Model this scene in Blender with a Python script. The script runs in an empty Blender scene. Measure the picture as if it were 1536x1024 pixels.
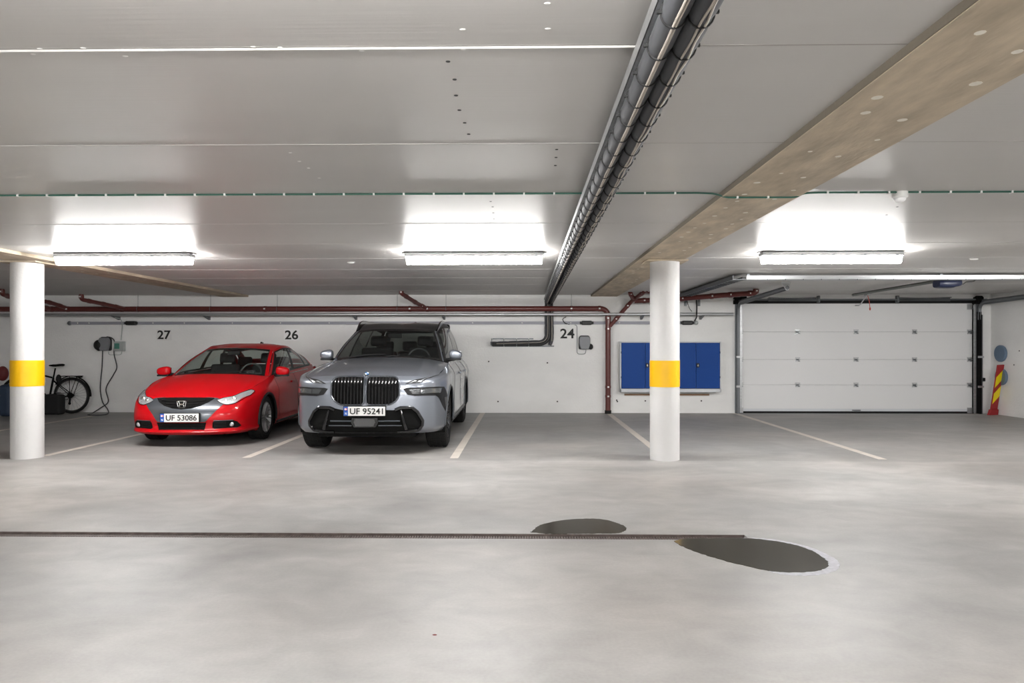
import bpy, bmesh, math, random
import numpy as np
from mathutils import Vector, Matrix
from mathutils.bvhtree import BVHTree
C = bpy.context.scene.collection
PI = math.pi
random.seed(7)
# ------------------------------------------------------------------ camera
F_PX, HOR, CAM_H = 1060.0, 521.0, 1.34
TH = math.atan(18.0 / F_PX)
cam_d = bpy.data.cameras.new('camera')
cam = bpy.data.objects.new('camera', cam_d); C.objects.link(cam)
cam_d.sensor_width = 36.0
cam_d.lens = F_PX * 36.0 / 1536.0
cam_d.shift_y = (HOR - 512.0) / 1536.0
cam_d.clip_end = 200
cam.location = (0, 0, CAM_H)
cam.rotation_euler = (PI / 2, 0, TH)
bpy.context.scene.camera = cam

def _dir(px, py):
    a = (px - 768.0) / F_PX; b = (HOR - py) / F_PX
    return Vector((a * math.cos(TH) - math.sin(TH), a * math.sin(TH) + math.cos(TH), b))
def PY(px, py, Y):
    d = _dir(px, py); t = Y / d.y
    return Vector((d.x * t, Y, CAM_H + d.z * t))
def PZ(px, py, z=0.0):
    d = _dir(px, py); t = (z - CAM_H) / d.z
    return Vector((d.x * t, d.y * t, z))
def PX(px, py, X):
    d = _dir(px, py); t = X / d.x
    return Vector((X, d.y * t, CAM_H + d.z * t))

# ------------------------------------------------------------------ materials
MATS = {}
def mat(name, col, rough=0.5, metal=0.0, coat=0.0, spec=0.5, bump=None, var=None, emit=None, coat_rough=0.03):
    if name in MATS: return MATS[name]
    m = bpy.data.materials.new(name); m.use_nodes = True
    nt = m.node_tree; b = nt.nodes['Principled BSDF']
    b.inputs['Base Color'].default_value = (*col, 1)
    b.inputs['Roughness'].default_value = rough
    b.inputs['Metallic'].default_value = metal
    b.inputs['Coat Weight'].default_value = coat
    b.inputs['Coat Roughness'].default_value = coat_rough
    b.inputs['Specular IOR Level'].default_value = spec
    if emit:
        b.inputs['Emission Color'].default_value = (*emit[0], 1)
        b.inputs['Emission Strength'].default_value = emit[1]
    tc = nt.nodes.new('ShaderNodeTexCoord')
    if var:      # (scale xyz, amount, detail)
        mp = nt.nodes.new('ShaderNodeMapping'); mp.inputs['Scale'].default_value = var[0]
        nz = nt.nodes.new('ShaderNodeTexNoise'); nz.inputs['Scale'].default_value = 1; nz.inputs['Detail'].default_value = 6
        nt.links.new(tc.outputs['Object'], mp.inputs[0]); nt.links.new(mp.outputs[0], nz.inputs['Vector'])
        rp = nt.nodes.new('ShaderNodeMapRange')
        rp.inputs['From Min'].default_value = .3; rp.inputs['From Max'].default_value = .7
        rp.inputs['To Min'].default_value = 1 - var[1]; rp.inputs['To Max'].default_value = 1 + var[1]
        nt.links.new(nz.outputs['Fac'], rp.inputs['Value'])
        mx = nt.nodes.new('ShaderNodeVectorMath'); mx.operation = 'SCALE'
        mx.inputs[0].default_value = col
        nt.links.new(rp.outputs[0], mx.inputs['Scale']); nt.links.new(mx.outputs[0], b.inputs['Base Color'])
    if bump:     # (scale xyz, strength, distance)
        mp = nt.nodes.new('ShaderNodeMapping'); mp.inputs['Scale'].default_value = bump[0]
        nz = nt.nodes.new('ShaderNodeTexNoise'); nz.inputs['Scale'].default_value = 1; nz.inputs['Detail'].default_value = 4
        nt.links.new(tc.outputs['Object'], mp.inputs[0]); nt.links.new(mp.outputs[0], nz.inputs['Vector'])
        bp = nt.nodes.new('ShaderNodeBump'); bp.inputs['Strength'].default_value = bump[1]; bp.inputs['Distance'].default_value = bump[2]
        nt.links.new(nz.outputs['Fac'], bp.inputs['Height']); nt.links.new(bp.outputs[0], b.inputs['Normal'])
    MATS[name] = m
    return m

def glass(name, tint, rough=0.02, ior=1.45):
    if name in MATS: return MATS[name]
    m = bpy.data.materials.new(name); m.use_nodes = True
    nt = m.node_tree; nt.nodes.clear()
    out = nt.nodes.new('ShaderNodeOutputMaterial')
    tr = nt.nodes.new('ShaderNodeBsdfTransparent'); tr.inputs[0].default_value = (*tint, 1)
    gl = nt.nodes.new('ShaderNodeBsdfGlossy'); gl.inputs['Roughness'].default_value = rough
    lw = nt.nodes.new('ShaderNodeLayerWeight')       # Schlick reflectance, the same from both sides of the pane
    pw = nt.nodes.new('ShaderNodeMath'); pw.operation = 'POWER'; pw.inputs[1].default_value = 5
    ma = nt.nodes.new('ShaderNodeMath'); ma.operation = 'MULTIPLY_ADD'; ma.inputs[1].default_value = .93; ma.inputs[2].default_value = .05
    nt.links.new(lw.outputs['Facing'], pw.inputs[0]); nt.links.new(pw.outputs[0], ma.inputs[0])
    mx = nt.nodes.new('ShaderNodeMixShader')
    nt.links.new(ma.outputs[0], mx.inputs[0]); nt.links.new(tr.outputs[0], mx.inputs[1]); nt.links.new(gl.outputs[0], mx.inputs[2])
    nt.links.new(mx.outputs[0], out.inputs[0])
    MATS[name] = m
    return m

# ------------------------------------------------------------------ objects
def thing(name, label, cat, loc=(0, 0, 0), rz=0.0, group=None):
    o = bpy.data.objects.new(name, None); C.objects.link(o)
    o.location = loc; o.rotation_euler = (0, 0, rz); o.empty_display_size = .1
    o['label'] = label; o['category'] = cat
    if group: o['group'] = group
    return o
def tag(o, label, cat, group=None):
    o['label'] = label; o['category'] = cat
    if group: o['group'] = group
    return o
def struct(o):
    o['kind'] = 'structure'; return o

class MB:
    """mesh builder: verts in the frame of whatever origin is passed to build"""
    def __init__(s): s.v = []; s.f = []; s.mi = []; s.cur = 0
    def add(s, vs, fs):
        n = len(s.v); s.v += [tuple(p) for p in vs]
        for f in fs: s.f.append([i + n for i in f]); s.mi.append(s.cur)
        return s
    def box(s, c, d, M=None):
        c = Vector(c); h = Vector(d) / 2; vs = []
        for x in (-1, 1):
            for y in (-1, 1):
                for z in (-1, 1):
                    p = Vector((x * h.x, y * h.y, z * h.z))
                    if M is not None: p = M @ p
                    vs.append(c + p)
        return s.add(vs, [(0, 1, 3, 2), (4, 6, 7, 5), (0, 4, 5, 1), (2, 3, 7, 6), (0, 2, 6, 4), (1, 5, 7, 3)])
    def bb(s, lo, hi):
        lo = Vector(lo); hi = Vector(hi); return s.box((lo + hi) / 2, hi - lo)
    def tube(s, pts, r, n=12, caps=True, rs=None, closed=False):
        pts = [Vector(p) for p in pts]; m = len(pts)
        up = None; rings = []
        for i, p in enumerate(pts):
            if closed: t = pts[(i + 1) % m] - pts[i - 1]
            else: t = pts[min(i + 1, m - 1)] - pts[max(i - 1, 0)]
            if t.length < 1e-9: t = Vector((0, 0, 1))
            t.normalize()
            if up is None:
                up = Vector((0, 0, 1)) if abs(t.z) < .9 else Vector((0, 1, 0))
            u = up - t * up.dot(t)
            if u.length < 1e-6: u = t.orthogonal()
            u.normalize(); w = t.cross(u); up = u
            rr = rs[i] if rs else r
            rings.append([p + (u * math.cos(a) + w * math.sin(a)) * rr for a in [2 * PI * k / n for k in range(n)]])
        vs = [q for ring in rings for q in ring]; fs = []
        for i in range(m if closed else m - 1):
            j = (i + 1) % m
            for k in range(n):
                k2 = (k + 1) % n
                fs.append((i * n + k, i * n + k2, j * n + k2, j * n + k))
        if caps and not closed:
            fs.append(tuple(range(n))[::-1]); fs.append(tuple((m - 1) * n + k for k in range(n)))
        return s.add(vs, fs)
    def cyl(s, a, b, r, n=20, r2=None):
        return s.tube([a, b], r, n, rs=[r, r if r2 is None else r2])
    def ring(s, c, R, r, axis='x', n=48, m=10):
        pts = []
        for k in range(n):
            a = 2 * PI * k / n; u, w = R * math.cos(a), R * math.sin(a)
            pts.append(Vector(c) + Vector({'x': (0, u, w), 'y': (u, 0, w), 'z': (u, w, 0)}[axis]))
        return s.tube(pts, r, m, closed=True)
    def lathe(s, prof, c, axis='x', n=48):
        """prof: list of (along axis, radius)"""
        c = Vector(c); vs = []; m = len(prof)
        for k in range(n):
            a = 2 * PI * k / n
            for (t, r) in prof:
                u, w = r * math.cos(a), r * math.sin(a)
                vs.append(c + Vector({'x': (t, u, w), 'y': (u, t, w), 'z': (u, w, t)}[axis]))
        fs = []
        for k in range(n):
            k2 = (k + 1) % n
            for i in range(m - 1):
                fs.append((k * m + i, k * m + i + 1, k2 * m + i + 1, k2 * m + i))
        return s.add(vs, fs)
    def prism(s, poly, a, b, plane='xz'):
        """poly of 2d points extruded between a and b on the missing axis"""
        n = len(poly)
        def mk(p, t):
            return {'xz': (p[0], t, p[1]), 'yz': (t, p[0], p[1]), 'xy': (p[0], p[1], t)}[plane]
        vs = [mk(p, a) for p in poly] + [mk(p, b) for p in poly]
        fs = [tuple(range(n)), tuple(range(2 * n - 1, n - 1, -1))]
        for i in range(n):
            j = (i + 1) % n; fs.append((i, i + n, j + n, j))
        return s.add(vs, fs)
    def grid(s, G, keep=None, closed_u=False):
        nu, nv = len(G), len(G[0]); n = len(s.v)
        vs = [tuple(G[i][j]) for i in range(nu) for j in range(nv)]
        fs = []
        for i in range(nu if closed_u else nu - 1):
            i2 = (i + 1) % nu
            for j in range(nv - 1):
                if keep and not keep(i, j): continue
                fs.append((i * nv + j, i2 * nv + j, i2 * nv + j + 1, i * nv + j + 1))
        return s.add(vs, fs)
    def sphere(s, c, r, nu=16, nv=10, sc=(1, 1, 1)):
        c = Vector(c); G = []
        for i in range(nu):
            a = 2 * PI * i / nu
            G.append([c + Vector((r * sc[0] * math.sin(PI * j / nv) * math.cos(a), r * sc[1] * math.sin(PI * j / nv) * math.sin(a), r * sc[2] * math.cos(PI * j / nv))) for j in range(nv + 1)])
        return s.grid(G, closed_u=True)
    def mesh(s, name, origin=(0, 0, 0), doubles=True, rot=None, normals=True):
        me = bpy.data.meshes.new(name)
        o = Vector(origin)
        vs = [Vector(p) - o for p in s.v]
        if rot is not None: vs = [rot @ p for p in vs]
        me.from_pydata(vs, [], s.f)
        me.update()
        me.polygons.foreach_set('material_index', s.mi)
        bm = bmesh.new(); bm.from_mesh(me)
        if doubles: bmesh.ops.remove_doubles(bm, verts=bm.verts, dist=1e-5)
        loose = [v for v in bm.verts if not v.link_faces]
        if loose: bmesh.ops.delete(bm, geom=loose, context='VERTS')
        if normals: bmesh.ops.recalc_face_normals(bm, faces=bm.faces)
        bm.to_mesh(me); bm.free()
        return me
    def build(s, name, mats, parent=None, world=True, smooth=True, angle=35, bevel=0, origin=None, doubles=True, sub=0):
        if not isinstance(mats, (list, tuple)): mats = [mats]
        rot = None; o = (0, 0, 0)
        if parent is not None and world:
            g = parent
            o = Vector((0, 0, 0)); 
            while g is not None: o += g.location; g = g.parent
        if origin is not None: o = origin
        me = s.mesh(name, o, doubles)
        for m in mats: me.materials.append(m)
        ob = bpy.data.objects.new(name, me); C.objects.link(ob)
        if parent is not None: ob.parent = parent
        elif origin is not None: ob.location = origin
        if smooth:
            me.shade_smooth() if hasattr(me, 'shade_smooth') else me.polygons.foreach_set('use_smooth', [True] * len(me.polygons))
            me.set_sharp_from_angle(angle=math.radians(angle))
        if bevel:
            md = ob.modifiers.new('bevel', 'BEVEL'); md.width = bevel; md.segments = 2; md.limit_method = 'ANGLE'; md.angle_limit = math.radians(40)
        if sub:
            md = ob.modifiers.new('sub', 'SUBSURF'); md.levels = sub; md.render_levels = sub
        return ob

def arc(p0, corner, p1, n=8):
    """points of a rounded corner from p0 to p1 around corner (quadratic)"""
    p0, c, p1 = Vector(p0), Vector(corner), Vector(p1)
    return [p0 * (1 - t) ** 2 + c * 2 * t * (1 - t) + p1 * t * t for t in [i / n for i in range(n + 1)]]
def bend(pts, r=.1, n=6):
    pts = [Vector(p) for p in pts]; out = [pts[0]]
    for i in range(1, len(pts) - 1):
        a, c, b = pts[i - 1], pts[i], pts[i + 1]
        ra = min(r, (a - c).length * .49); rb = min(r, (b - c).length * .49)
        out += arc(c + (a - c).normalized() * ra, c, c + (b - c).normalized() * rb, n)
    out.append(pts[-1]); return out
def spline(pts, n=40):
    P = np.array([tuple(p) for p in pts], float); m = len(P)
    d = np.linalg.norm(np.diff(P, axis=0), axis=1) ** .6; t = np.concatenate([[0], np.cumsum(d)]); t /= t[-1]
    return csample(P, t, np.linspace(0, 1, n))
def csample(P, t, q):
    m = len(P)
    T = np.zeros_like(P)
    for i in range(m):
        if i == 0: T[i] = (P[1] - P[0]) / (t[1] - t[0])
        elif i == m - 1: T[i] = (P[-1] - P[-2]) / (t[-1] - t[-2])
        else:
            h0, h1 = t[i] - t[i - 1], t[i + 1] - t[i]
            T[i] = ((P[i] - P[i - 1]) / h0 * h1 + (P[i + 1] - P[i]) / h1 * h0) / (h0 + h1)
    idx = np.clip(np.searchsorted(t, q, side='right') - 1, 0, m - 2)
    h = (t[idx + 1] - t[idx])[:, None]; s = ((q - t[idx])[:, None]) / h
    return (2 * s**3 - 3 * s**2 + 1) * P[idx] + (s**3 - 2 * s**2 + s) * h * T[idx] + (-2 * s**3 + 3 * s**2) * P[idx + 1] + (s**3 - s**2) * h * T[idx + 1]

def text_mesh(txt, width, height, depth, bold=0.0):
    """mesh verts/faces of text standing in the xz plane, facing -y, centred"""
    cu = bpy.data.curves.new('t', 'FONT'); cu.body = txt; cu.extrude = .02; cu.offset = bold; cu.resolution_u = 4
    ob = bpy.data.objects.new('t', cu); C.objects.link(ob)
    dg = bpy.context.evaluated_depsgraph_get(); dg.update()
    me = bpy.data.meshes.new_from_object(ob.evaluated_get(dg))
    V = np.array([tuple(v.co) for v in me.vertices]); Fs = [tuple(p.vertices) for p in me.polygons]
    lo, hi = V.min(0), V.max(0)
    V = (V - (lo + hi) / 2)
    V[:, 0] *= width / (hi[0] - lo[0]); V[:, 1] *= height / (hi[1] - lo[1]); V[:, 2] *= depth / (hi[2] - lo[2])
    W = np.stack([V[:, 0], -V[:, 2], V[:, 1]], 1)
    bpy.data.objects.remove(ob); bpy.data.curves.remove(cu); bpy.data.meshes.remove(me)
    return W, Fs
mat('black_plastic', (.010, .010, .011), .45, spec=.3)
mat('black_gloss', (.006, .006, .007), .12, coat=.5)
mat('matte_black', (.005, .005, .005), .8, spec=.15)
mat('rubber', (.014, .014, .014), .75, spec=.25)
mat('chrome', (.85, .86, .87), .08, 1.0)
mat('brushed', (.45, .45, .46), .35, 1.0)
mat('dark_rim', (.05, .05, .055), .3, .8)
mat('silver_rim', (.42, .42, .43), .3, .8)
mat('red_paint', (.47, .001, .005), .42, coat=.55, spec=.15)
mat('silver_paint', (.235, .255, .295), .33, .65, coat=.9)
mat('gun_grey', (.10, .11, .125), .3, .5, coat=.5)
mat('plate_white', (.80, .80, .78), .5)
mat('plate_blue', (.01, .09, .42), .5)
mat('flag_red', (.6, .02, .03), .5)
mat('ink', (.006, .006, .006), .6)
mat('seat_cloth', (.012, .012, .014), .85)
mat('lamp_glass', (.62, .64, .66), .08, .55, coat=1.0, bump=((60, 60, 60), .6, .02))
mat('smoked_lens', (.09, .095, .10), .08, .3, coat=1.0, bump=((40, 40, 40), .4, .01))
mat('grey_panel', (.06, .06, .063), .4)
mat('roundel_blue', (.03, .2, .55), .3)
glass('car_glass', (.70, .76, .73))
mat('strip_glass', (.35, .36, .38), .1, .4, coat=1.0)
glass('rear_glass', (.30, .33, .31))
glass('screen_glass', (.52, .55, .54))
# ------------------------------------------------------------------ cars
def mirx(G): return [[(-p[0], p[1], p[2]) for p in row] for row in G]
def both(G):   # G rows start at x=0, mirror across
    return mirx(G[::-1])[:-1] + [list(map(tuple, r)) for r in G]
class Cur:
    def __init__(s, pts):
        s.P = np.array(pts, float)
        d = np.linalg.norm(np.diff(s.P, axis=0), axis=1); s.t = np.concatenate([[0], np.cumsum(d)]); s.t /= s.t[-1]
    def __call__(s, q): return csample(s.P, s.t, np.atleast_1d(np.array(q, float)))
def coons(c0, c1, d0, d1, us, vs, bulge=0.0, axis=2):
    us, vs = np.array(us), np.array(vs)
    A, B, D, E = c0(us), c1(us), d0(vs), d1(vs)
    U = us[:, None, None]; V = vs[None, :, None]
    S = (1 - V) * A[:, None] + V * B[:, None] + (1 - U) * D[None] + U * E[None]
    S -= (1 - U) * (1 - V) * A[0] + U * (1 - V) * A[-1] + (1 - U) * V * B[0] + U * V * B[-1]
    if bulge: S[:, :, axis] += bulge * (4 * V * (1 - V))[:, :, 0] * (1 - U[:, :, 0] ** 2)
    return S

class Car:
    def __init__(s, root, spec):
        s.r = root; s.k = spec; s.bvs = []
    def part(s, mb, name, m, parent=None, **kw):
        return mb.build(name, m, parent or s.r, world=False, **kw)
    def body(s, paint):
        k = s.k; Lv = k['levels']            # each: list of (x,y,z), same count
        nlev = len(Lv); P = np.array(Lv, float)          # (nlev, ncol, 3)
        ncol = P.shape[1]
        tc = np.array(k['tcol']) if 'tcol' in k else np.arange(ncol, dtype=float); tc = tc / tc[-1]
        NU, NV = 300, 56
        rows = np.stack([csample(P[i], tc, np.linspace(0, 1, NU)) for i in range(nlev)])     # nlev,NU,3
        # vertical
        tl = np.array(k['tlev'], float); q = np.linspace(0, 1, NV)
        S = np.zeros((NU, NV, 3))
        for i in range(NU): S[i] = csample(rows[:, i], tl, q)
        s.top = rows[-1]
        full = both([list(r) for r in S])
        mb = MB(); mb.grid(full)
        me = mb.mesh('b')
        bm = bmesh.new(); bm.from_mesh(me)
        for (ay, az, R) in k['arches']:
            rem = []
            for f in bm.faces:
                if abs(f.calc_center_median().x) > .4 and all(math.hypot(v.co.y - ay, v.co.z - az) < R for v in f.verts): rem.append(f)
            bmesh.ops.delete(bm, geom=rem, context='FACES')
            for v in bm.verts:
                if abs(v.co.x) > .4:
                    d = math.hypot(v.co.y - ay, v.co.z - az)
                    if d < R + .0 and d > 1e-6:
                        v.co.y = ay + (v.co.y - ay) * R / d; v.co.z = az + (v.co.z - az) * R / d
        bm.normal_update()
        me2 = bpy.data.meshes.new('body_shell'); bm.to_mesh(me2); 
        s.bv = BVHTree.FromBMesh(bm); bm.free(); bpy.data.meshes.remove(me)
        ob = bpy.data.objects.new('body_shell', me2); C.objects.link(ob); ob.parent = s.r
        me2.materials.append(paint); me2.shade_smooth(); me2.set_sharp_from_angle(angle=math.radians(50))
        s.shell = ob
        return ob
    def add_bvh(s, G):
        vs = [tuple(p) for r in G for p in r]; nv = len(G[0]); fs = []
        for i in range(len(G) - 1):
            for j in range(nv - 1): fs.append((i * nv + j, (i + 1) * nv + j, (i + 1) * nv + j + 1, i * nv + j + 1))
        s.bvs.append(BVHTree.FromPolygons(vs, fs))
    def front(s, x, z, dflt=0.0):
        best = None
        for b in [s.bv] + s.bvs:
            h = b.ray_cast(Vector((x, -3, z)), Vector((0, 1, 0)))
            if h[0] is not None and (best is None or h[0].y < best): best = h[0].y
        return best if best is not None else dflt
    def near(s, p, body_only=True):
        best = None
        for b in ([s.bv] if body_only else [s.bv] + s.bvs):
            h = b.find_nearest(Vector(p))
            if h[0] is not None and (best is None or h[3] < best[3]): best = h
        loc, nrm = best[0], best[1].normalized()
        c = Vector((0, 2.2, .55)); c.x = 0
        out = (loc - Vector((0, min(max(loc.y, 1.0), 3.6), .6)))
        if nrm.dot(out) < 0: nrm = -nrm
        return loc, nrm
    def pt(s, p):
        if len(p) == 2: return Vector((p[0], s.front(p[0], p[1]), p[1]))
        return Vector(p)
    def patch(s, outline, name, m, off=.004, th=.012, parent=None, mx=1, res=.03, snap=True, smooth=True):
        """closed outline of (x,z) or (x,y,z); fills, snaps to the body and offsets outward"""
        pts = [s.pt(p) for p in outline]
        bm = bmesh.new(); vs = [bm.verts.new(p) for p in pts]
        f = bm.faces.new(vs)
        bmesh.ops.triangulate(bm, faces=[f], ngon_method='EAR_CLIP')
        for _ in range(6):
            es = [e for e in bm.edges if e.calc_length() > res]
            if not es: break
            bmesh.ops.subdivide_edges(bm, edges=es, cuts=1)
            bmesh.ops.triangulate(bm, faces=bm.faces[:])
        base = {}
        for v in bm.verts:
            if snap:
                l, n = s.near(v.co); v.co = l + n * off; base[v.index] = n
        bm.normal_update(); bm.verts.index_update()
        # make a closed slab: sink a copy inward
        nrm = {v: (s.near(v.co)[1] if snap else Vector((0, -1, 0))) for v in bm.verts}
        bed = [e for e in bm.edges if len(e.link_faces) == 1]
        ret = bmesh.ops.extrude_edge_only(bm, edges=bed)
        nv = [g for g in ret['geom'] if isinstance(g, bmesh.types.BMVert)]
        for v in nv:
            l, n = (s.near(v.co) if snap else (v.co, Vector((0, -1, 0)))); v.co = v.co - n * th
        bmesh.ops.recalc_face_normals(bm, faces=bm.faces)
        # orient outward
        if mx < 0:
            for v in bm.verts: v.co.x = -v.co.x
            bmesh.ops.reverse_faces(bm, faces=bm.faces)
        me = bpy.data.meshes.new(name); bm.to_mesh(me); bm.free()
        ob = bpy.data.objects.new(name, me); C.objects.link(ob); ob.parent = parent or s.r
        me.materials.append(m); me.shade_smooth(); me.set_sharp_from_angle(angle=math.radians(40))
        return ob
    def line(s, pts, name, m, r=.004, off=0.0, mx=1, parent=None, n=40, snap=True, closed=False, build=True, mb=None, body_only=True, straight=False):
        P = [s.pt(p) for p in pts]
        if closed: P = P + [P[0]]
        if straight:
            Q = []
            for a_, b_ in zip(P[:-1], P[1:]):
                m_ = max(2, int((b_ - a_).length / .02)); Q += [a_.lerp(b_, t / m_) for t in range(m_)]
            Q.append(P[-1])
        elif len(P) > 2: Q = [Vector(q) for q in spline(P, n)]
        else: Q = [P[0].lerp(P[1], t / 12) for t in range(13)]
        if closed: Q = Q[:-1]
        out = []
        for q in Q:
            if snap: l, nn = s.near(q, body_only); q = l + nn * off
            out.append(Vector((q.x * mx, q.y, q.z)))
        mb = mb or MB(); mb.tube(out, r, 6, closed=closed)
        if build: return s.part(mb, name, m, parent)
        return mb

def make_wheel(car, x, y, R, W, rim_r, mt, mr, spokes, side, steer=0.0, dark=None):
    """x = outer face; side=+1 outer face towards +x. mesh origin at hub centre"""
    w = Vector((x - side * W / 2, y, R))
    h = W / 2
    prof = [(-h * .9, rim_r), (-h, rim_r + .02), (-h * 1.0, R - .05), (-h * .88, R - .012), (-h * .7, R), (h * .7, R), (h * .88, R - .012), (h, R - .05), (h, rim_r + .02), (h * .9, rim_r)]
    mb = MB(); mb.lathe(prof, (0, 0, 0), 'x', 64)
    # tread blocks
    for k in range(56):
        a = 2 * PI * k / 56
        for t in (-.62, -.2, .2, .62):
            M = Matrix.Rotation(a, 4, 'X').to_3x3()
            off = (.5 if t in (-.2, .2) else 0) * 2 * PI / 56
            M = Matrix.Rotation(a + off, 4, 'X').to_3x3()
            mb.box(M @ Vector((t * h, 0, R + .0005)), (h * .34, R * .075, .009), M)
    tire = mb.build('wheel', mt, car.r, world=False, angle=30)
    tire.location = w
    if steer: tire.rotation_euler = (0, 0, steer)
    mb = MB(); s_ = side
    mb.lathe([(s_ * h * .86, rim_r + .004), (s_ * h * .92, rim_r - .012), (s_ * h * .75, rim_r - .022), (-s_ * h * .8, rim_r - .03), (-s_ * h * .9, rim_r)], (0, 0, 0), 'x', 48)
    for k in range(spokes):
        for d in (-.09, .09):
            a = 2 * PI * k / spokes
            c0, c1 = a + d * .5, a + d * 1.4
            p0 = Vector((s_ * h * .55, math.cos(c0) * .05, math.sin(c0) * .05)); p1 = Vector((s_ * h * .78, math.cos(c1) * (rim_r - .015), math.sin(c1) * (rim_r - .015)))
            mb.tube([p0, p0.lerp(p1, .5), p1], .014, 6, rs=[.02, .013, .016])
    mb.cyl((s_ * h * .4, 0, 0), (s_ * h * .66, 0, 0), .07, 24)
    mb.build('rim', mr, tire, world=False)
    mb = MB(); mb.cyl((s_ * h * .1, 0, 0), (s_ * h * .16, 0, 0), rim_r * .72, 32); mb.cyl((-s_ * h * .3, 0, 0), (s_ * h * .1, 0, 0), .06, 16)
    mb.build('brake_disc', MATS['brushed'], tire, world=False)
    return tire

def poly_round(pts, r=.02, n=4):
    out = []; m = len(pts)
    for i in range(m):
        a, c, b = Vector(pts[i - 1]), Vector(pts[i]), Vector(pts[(i + 1) % m])
        ra = min(r, (a - c).length * .45); rb = min(r, (b - c).length * .45)
        p0 = c + (a - c).normalized() * ra; p1 = c + (b - c).normalized() * rb
        for t in [i2 / n for i2 in range(n + 1)]:
            out.append(tuple(p0 * (1 - t) ** 2 + c * 2 * t * (1 - t) + p1 * t * t))
    return out

def seat(car, x, y, z, m, w=.5, h=.72, lean=.22):
    mb = MB()
    G = []
    # cushion
    mb.box((x, y, z + .07), (w, .5, .14))
    M = Matrix.Rotation(-lean, 4, 'X').to_3x3()
    mb.box(Vector((x, y + .27 + lean * .3, z + .1 + h * .42)), (w, .13, h * .84), M)
    mb.box(Vector((x, y + .27 + lean * h + .03, z + .1 + h * .98)), (.26, .09, .17), M)
    return car.part(mb, 'seat', m, bevel=.04)
def steering(car, x, y, z, m, R=.185):
    mb = MB(); M = Matrix.Rotation(-.45, 4, 'X').to_3x3()
    pts = [Vector((x, y, z)) + M @ Vector((R * math.cos(a), 0, R * math.sin(a))) for a in [2 * PI * k / 32 for k in range(32)]]
    mb.tube(pts, .014, 8, closed=True)
    mb.box((x, y, z), (.13, .04, .1), M)
    mb.box((x, y, z), (2 * R, .012, .025), M)
    mb.box(Vector((x, y, z)) + M @ Vector((0, 0, -R / 2)), (.03, .012, R), M)
    mb.cyl(Vector((x, y, z)), Vector((x, y - .25, z - .12)), .03)
    return car.part(mb, 'steering_wheel', m)

def plate(car, y, z, txt, x=0.0, tilt=0.0):
    W, H = .52, .112
    mb = MB(); mb.bb((x - W / 2 - .008, y - .012, z - H / 2 - .008), (x + W / 2 + .008, y + .02, z + H / 2 + .008))
    pl = car.part(mb, 'licence_plate', MATS['black_plastic'], bevel=.004)
    mb = MB(); mb.bb((x - W / 2 + .054, y - .016, z - H / 2), (x + W / 2, y - .011, z + H / 2))
    car.part(mb, 'plate_face', MATS['plate_white'], pl)
    mb = MB(); mb.bb((x - W / 2, y - .016, z - H / 2), (x - W / 2 + .054, y - .011, z + H / 2))
    car.part(mb, 'blue_band', MATS['plate_blue'], pl)
    V, Fc = text_mesh(txt, W - .054 - .05, .075, .004, .012)
    V = V + np.array([x + .027, y - .018, z])
    mb = MB(); mb.add(V, Fc); car.part(mb, 'lettering', MATS['ink'], pl, smooth=False)
    V, Fc = text_mesh('N', .02, .028, .002, .01); V = V + np.array([x - W / 2 + .027, y - .017, z - .028])
    mb = MB(); mb.add(V, Fc)
    car.part(mb, 'country_letter', MATS['plate_white'], pl, smooth=False)
    mb = MB(); cx = x - W / 2 + .027
    mb.bb((cx - .017, y - .0175, z + .012), (cx + .017, y - .0155, z + .038)); fl = car.part(mb, 'flag', MATS['flag_red'], pl)
    mb = MB()
    mb.bb((cx - .017, y - .0185, z + .021), (cx + .017, y - .0165, z + .029)); mb.bb((cx - .009, y - .0185, z + .012), (cx - .001, y - .0165, z + .038))
    car.part(mb, 'flag_cross', MATS['plate_white'], pl)
    return pl

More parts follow.
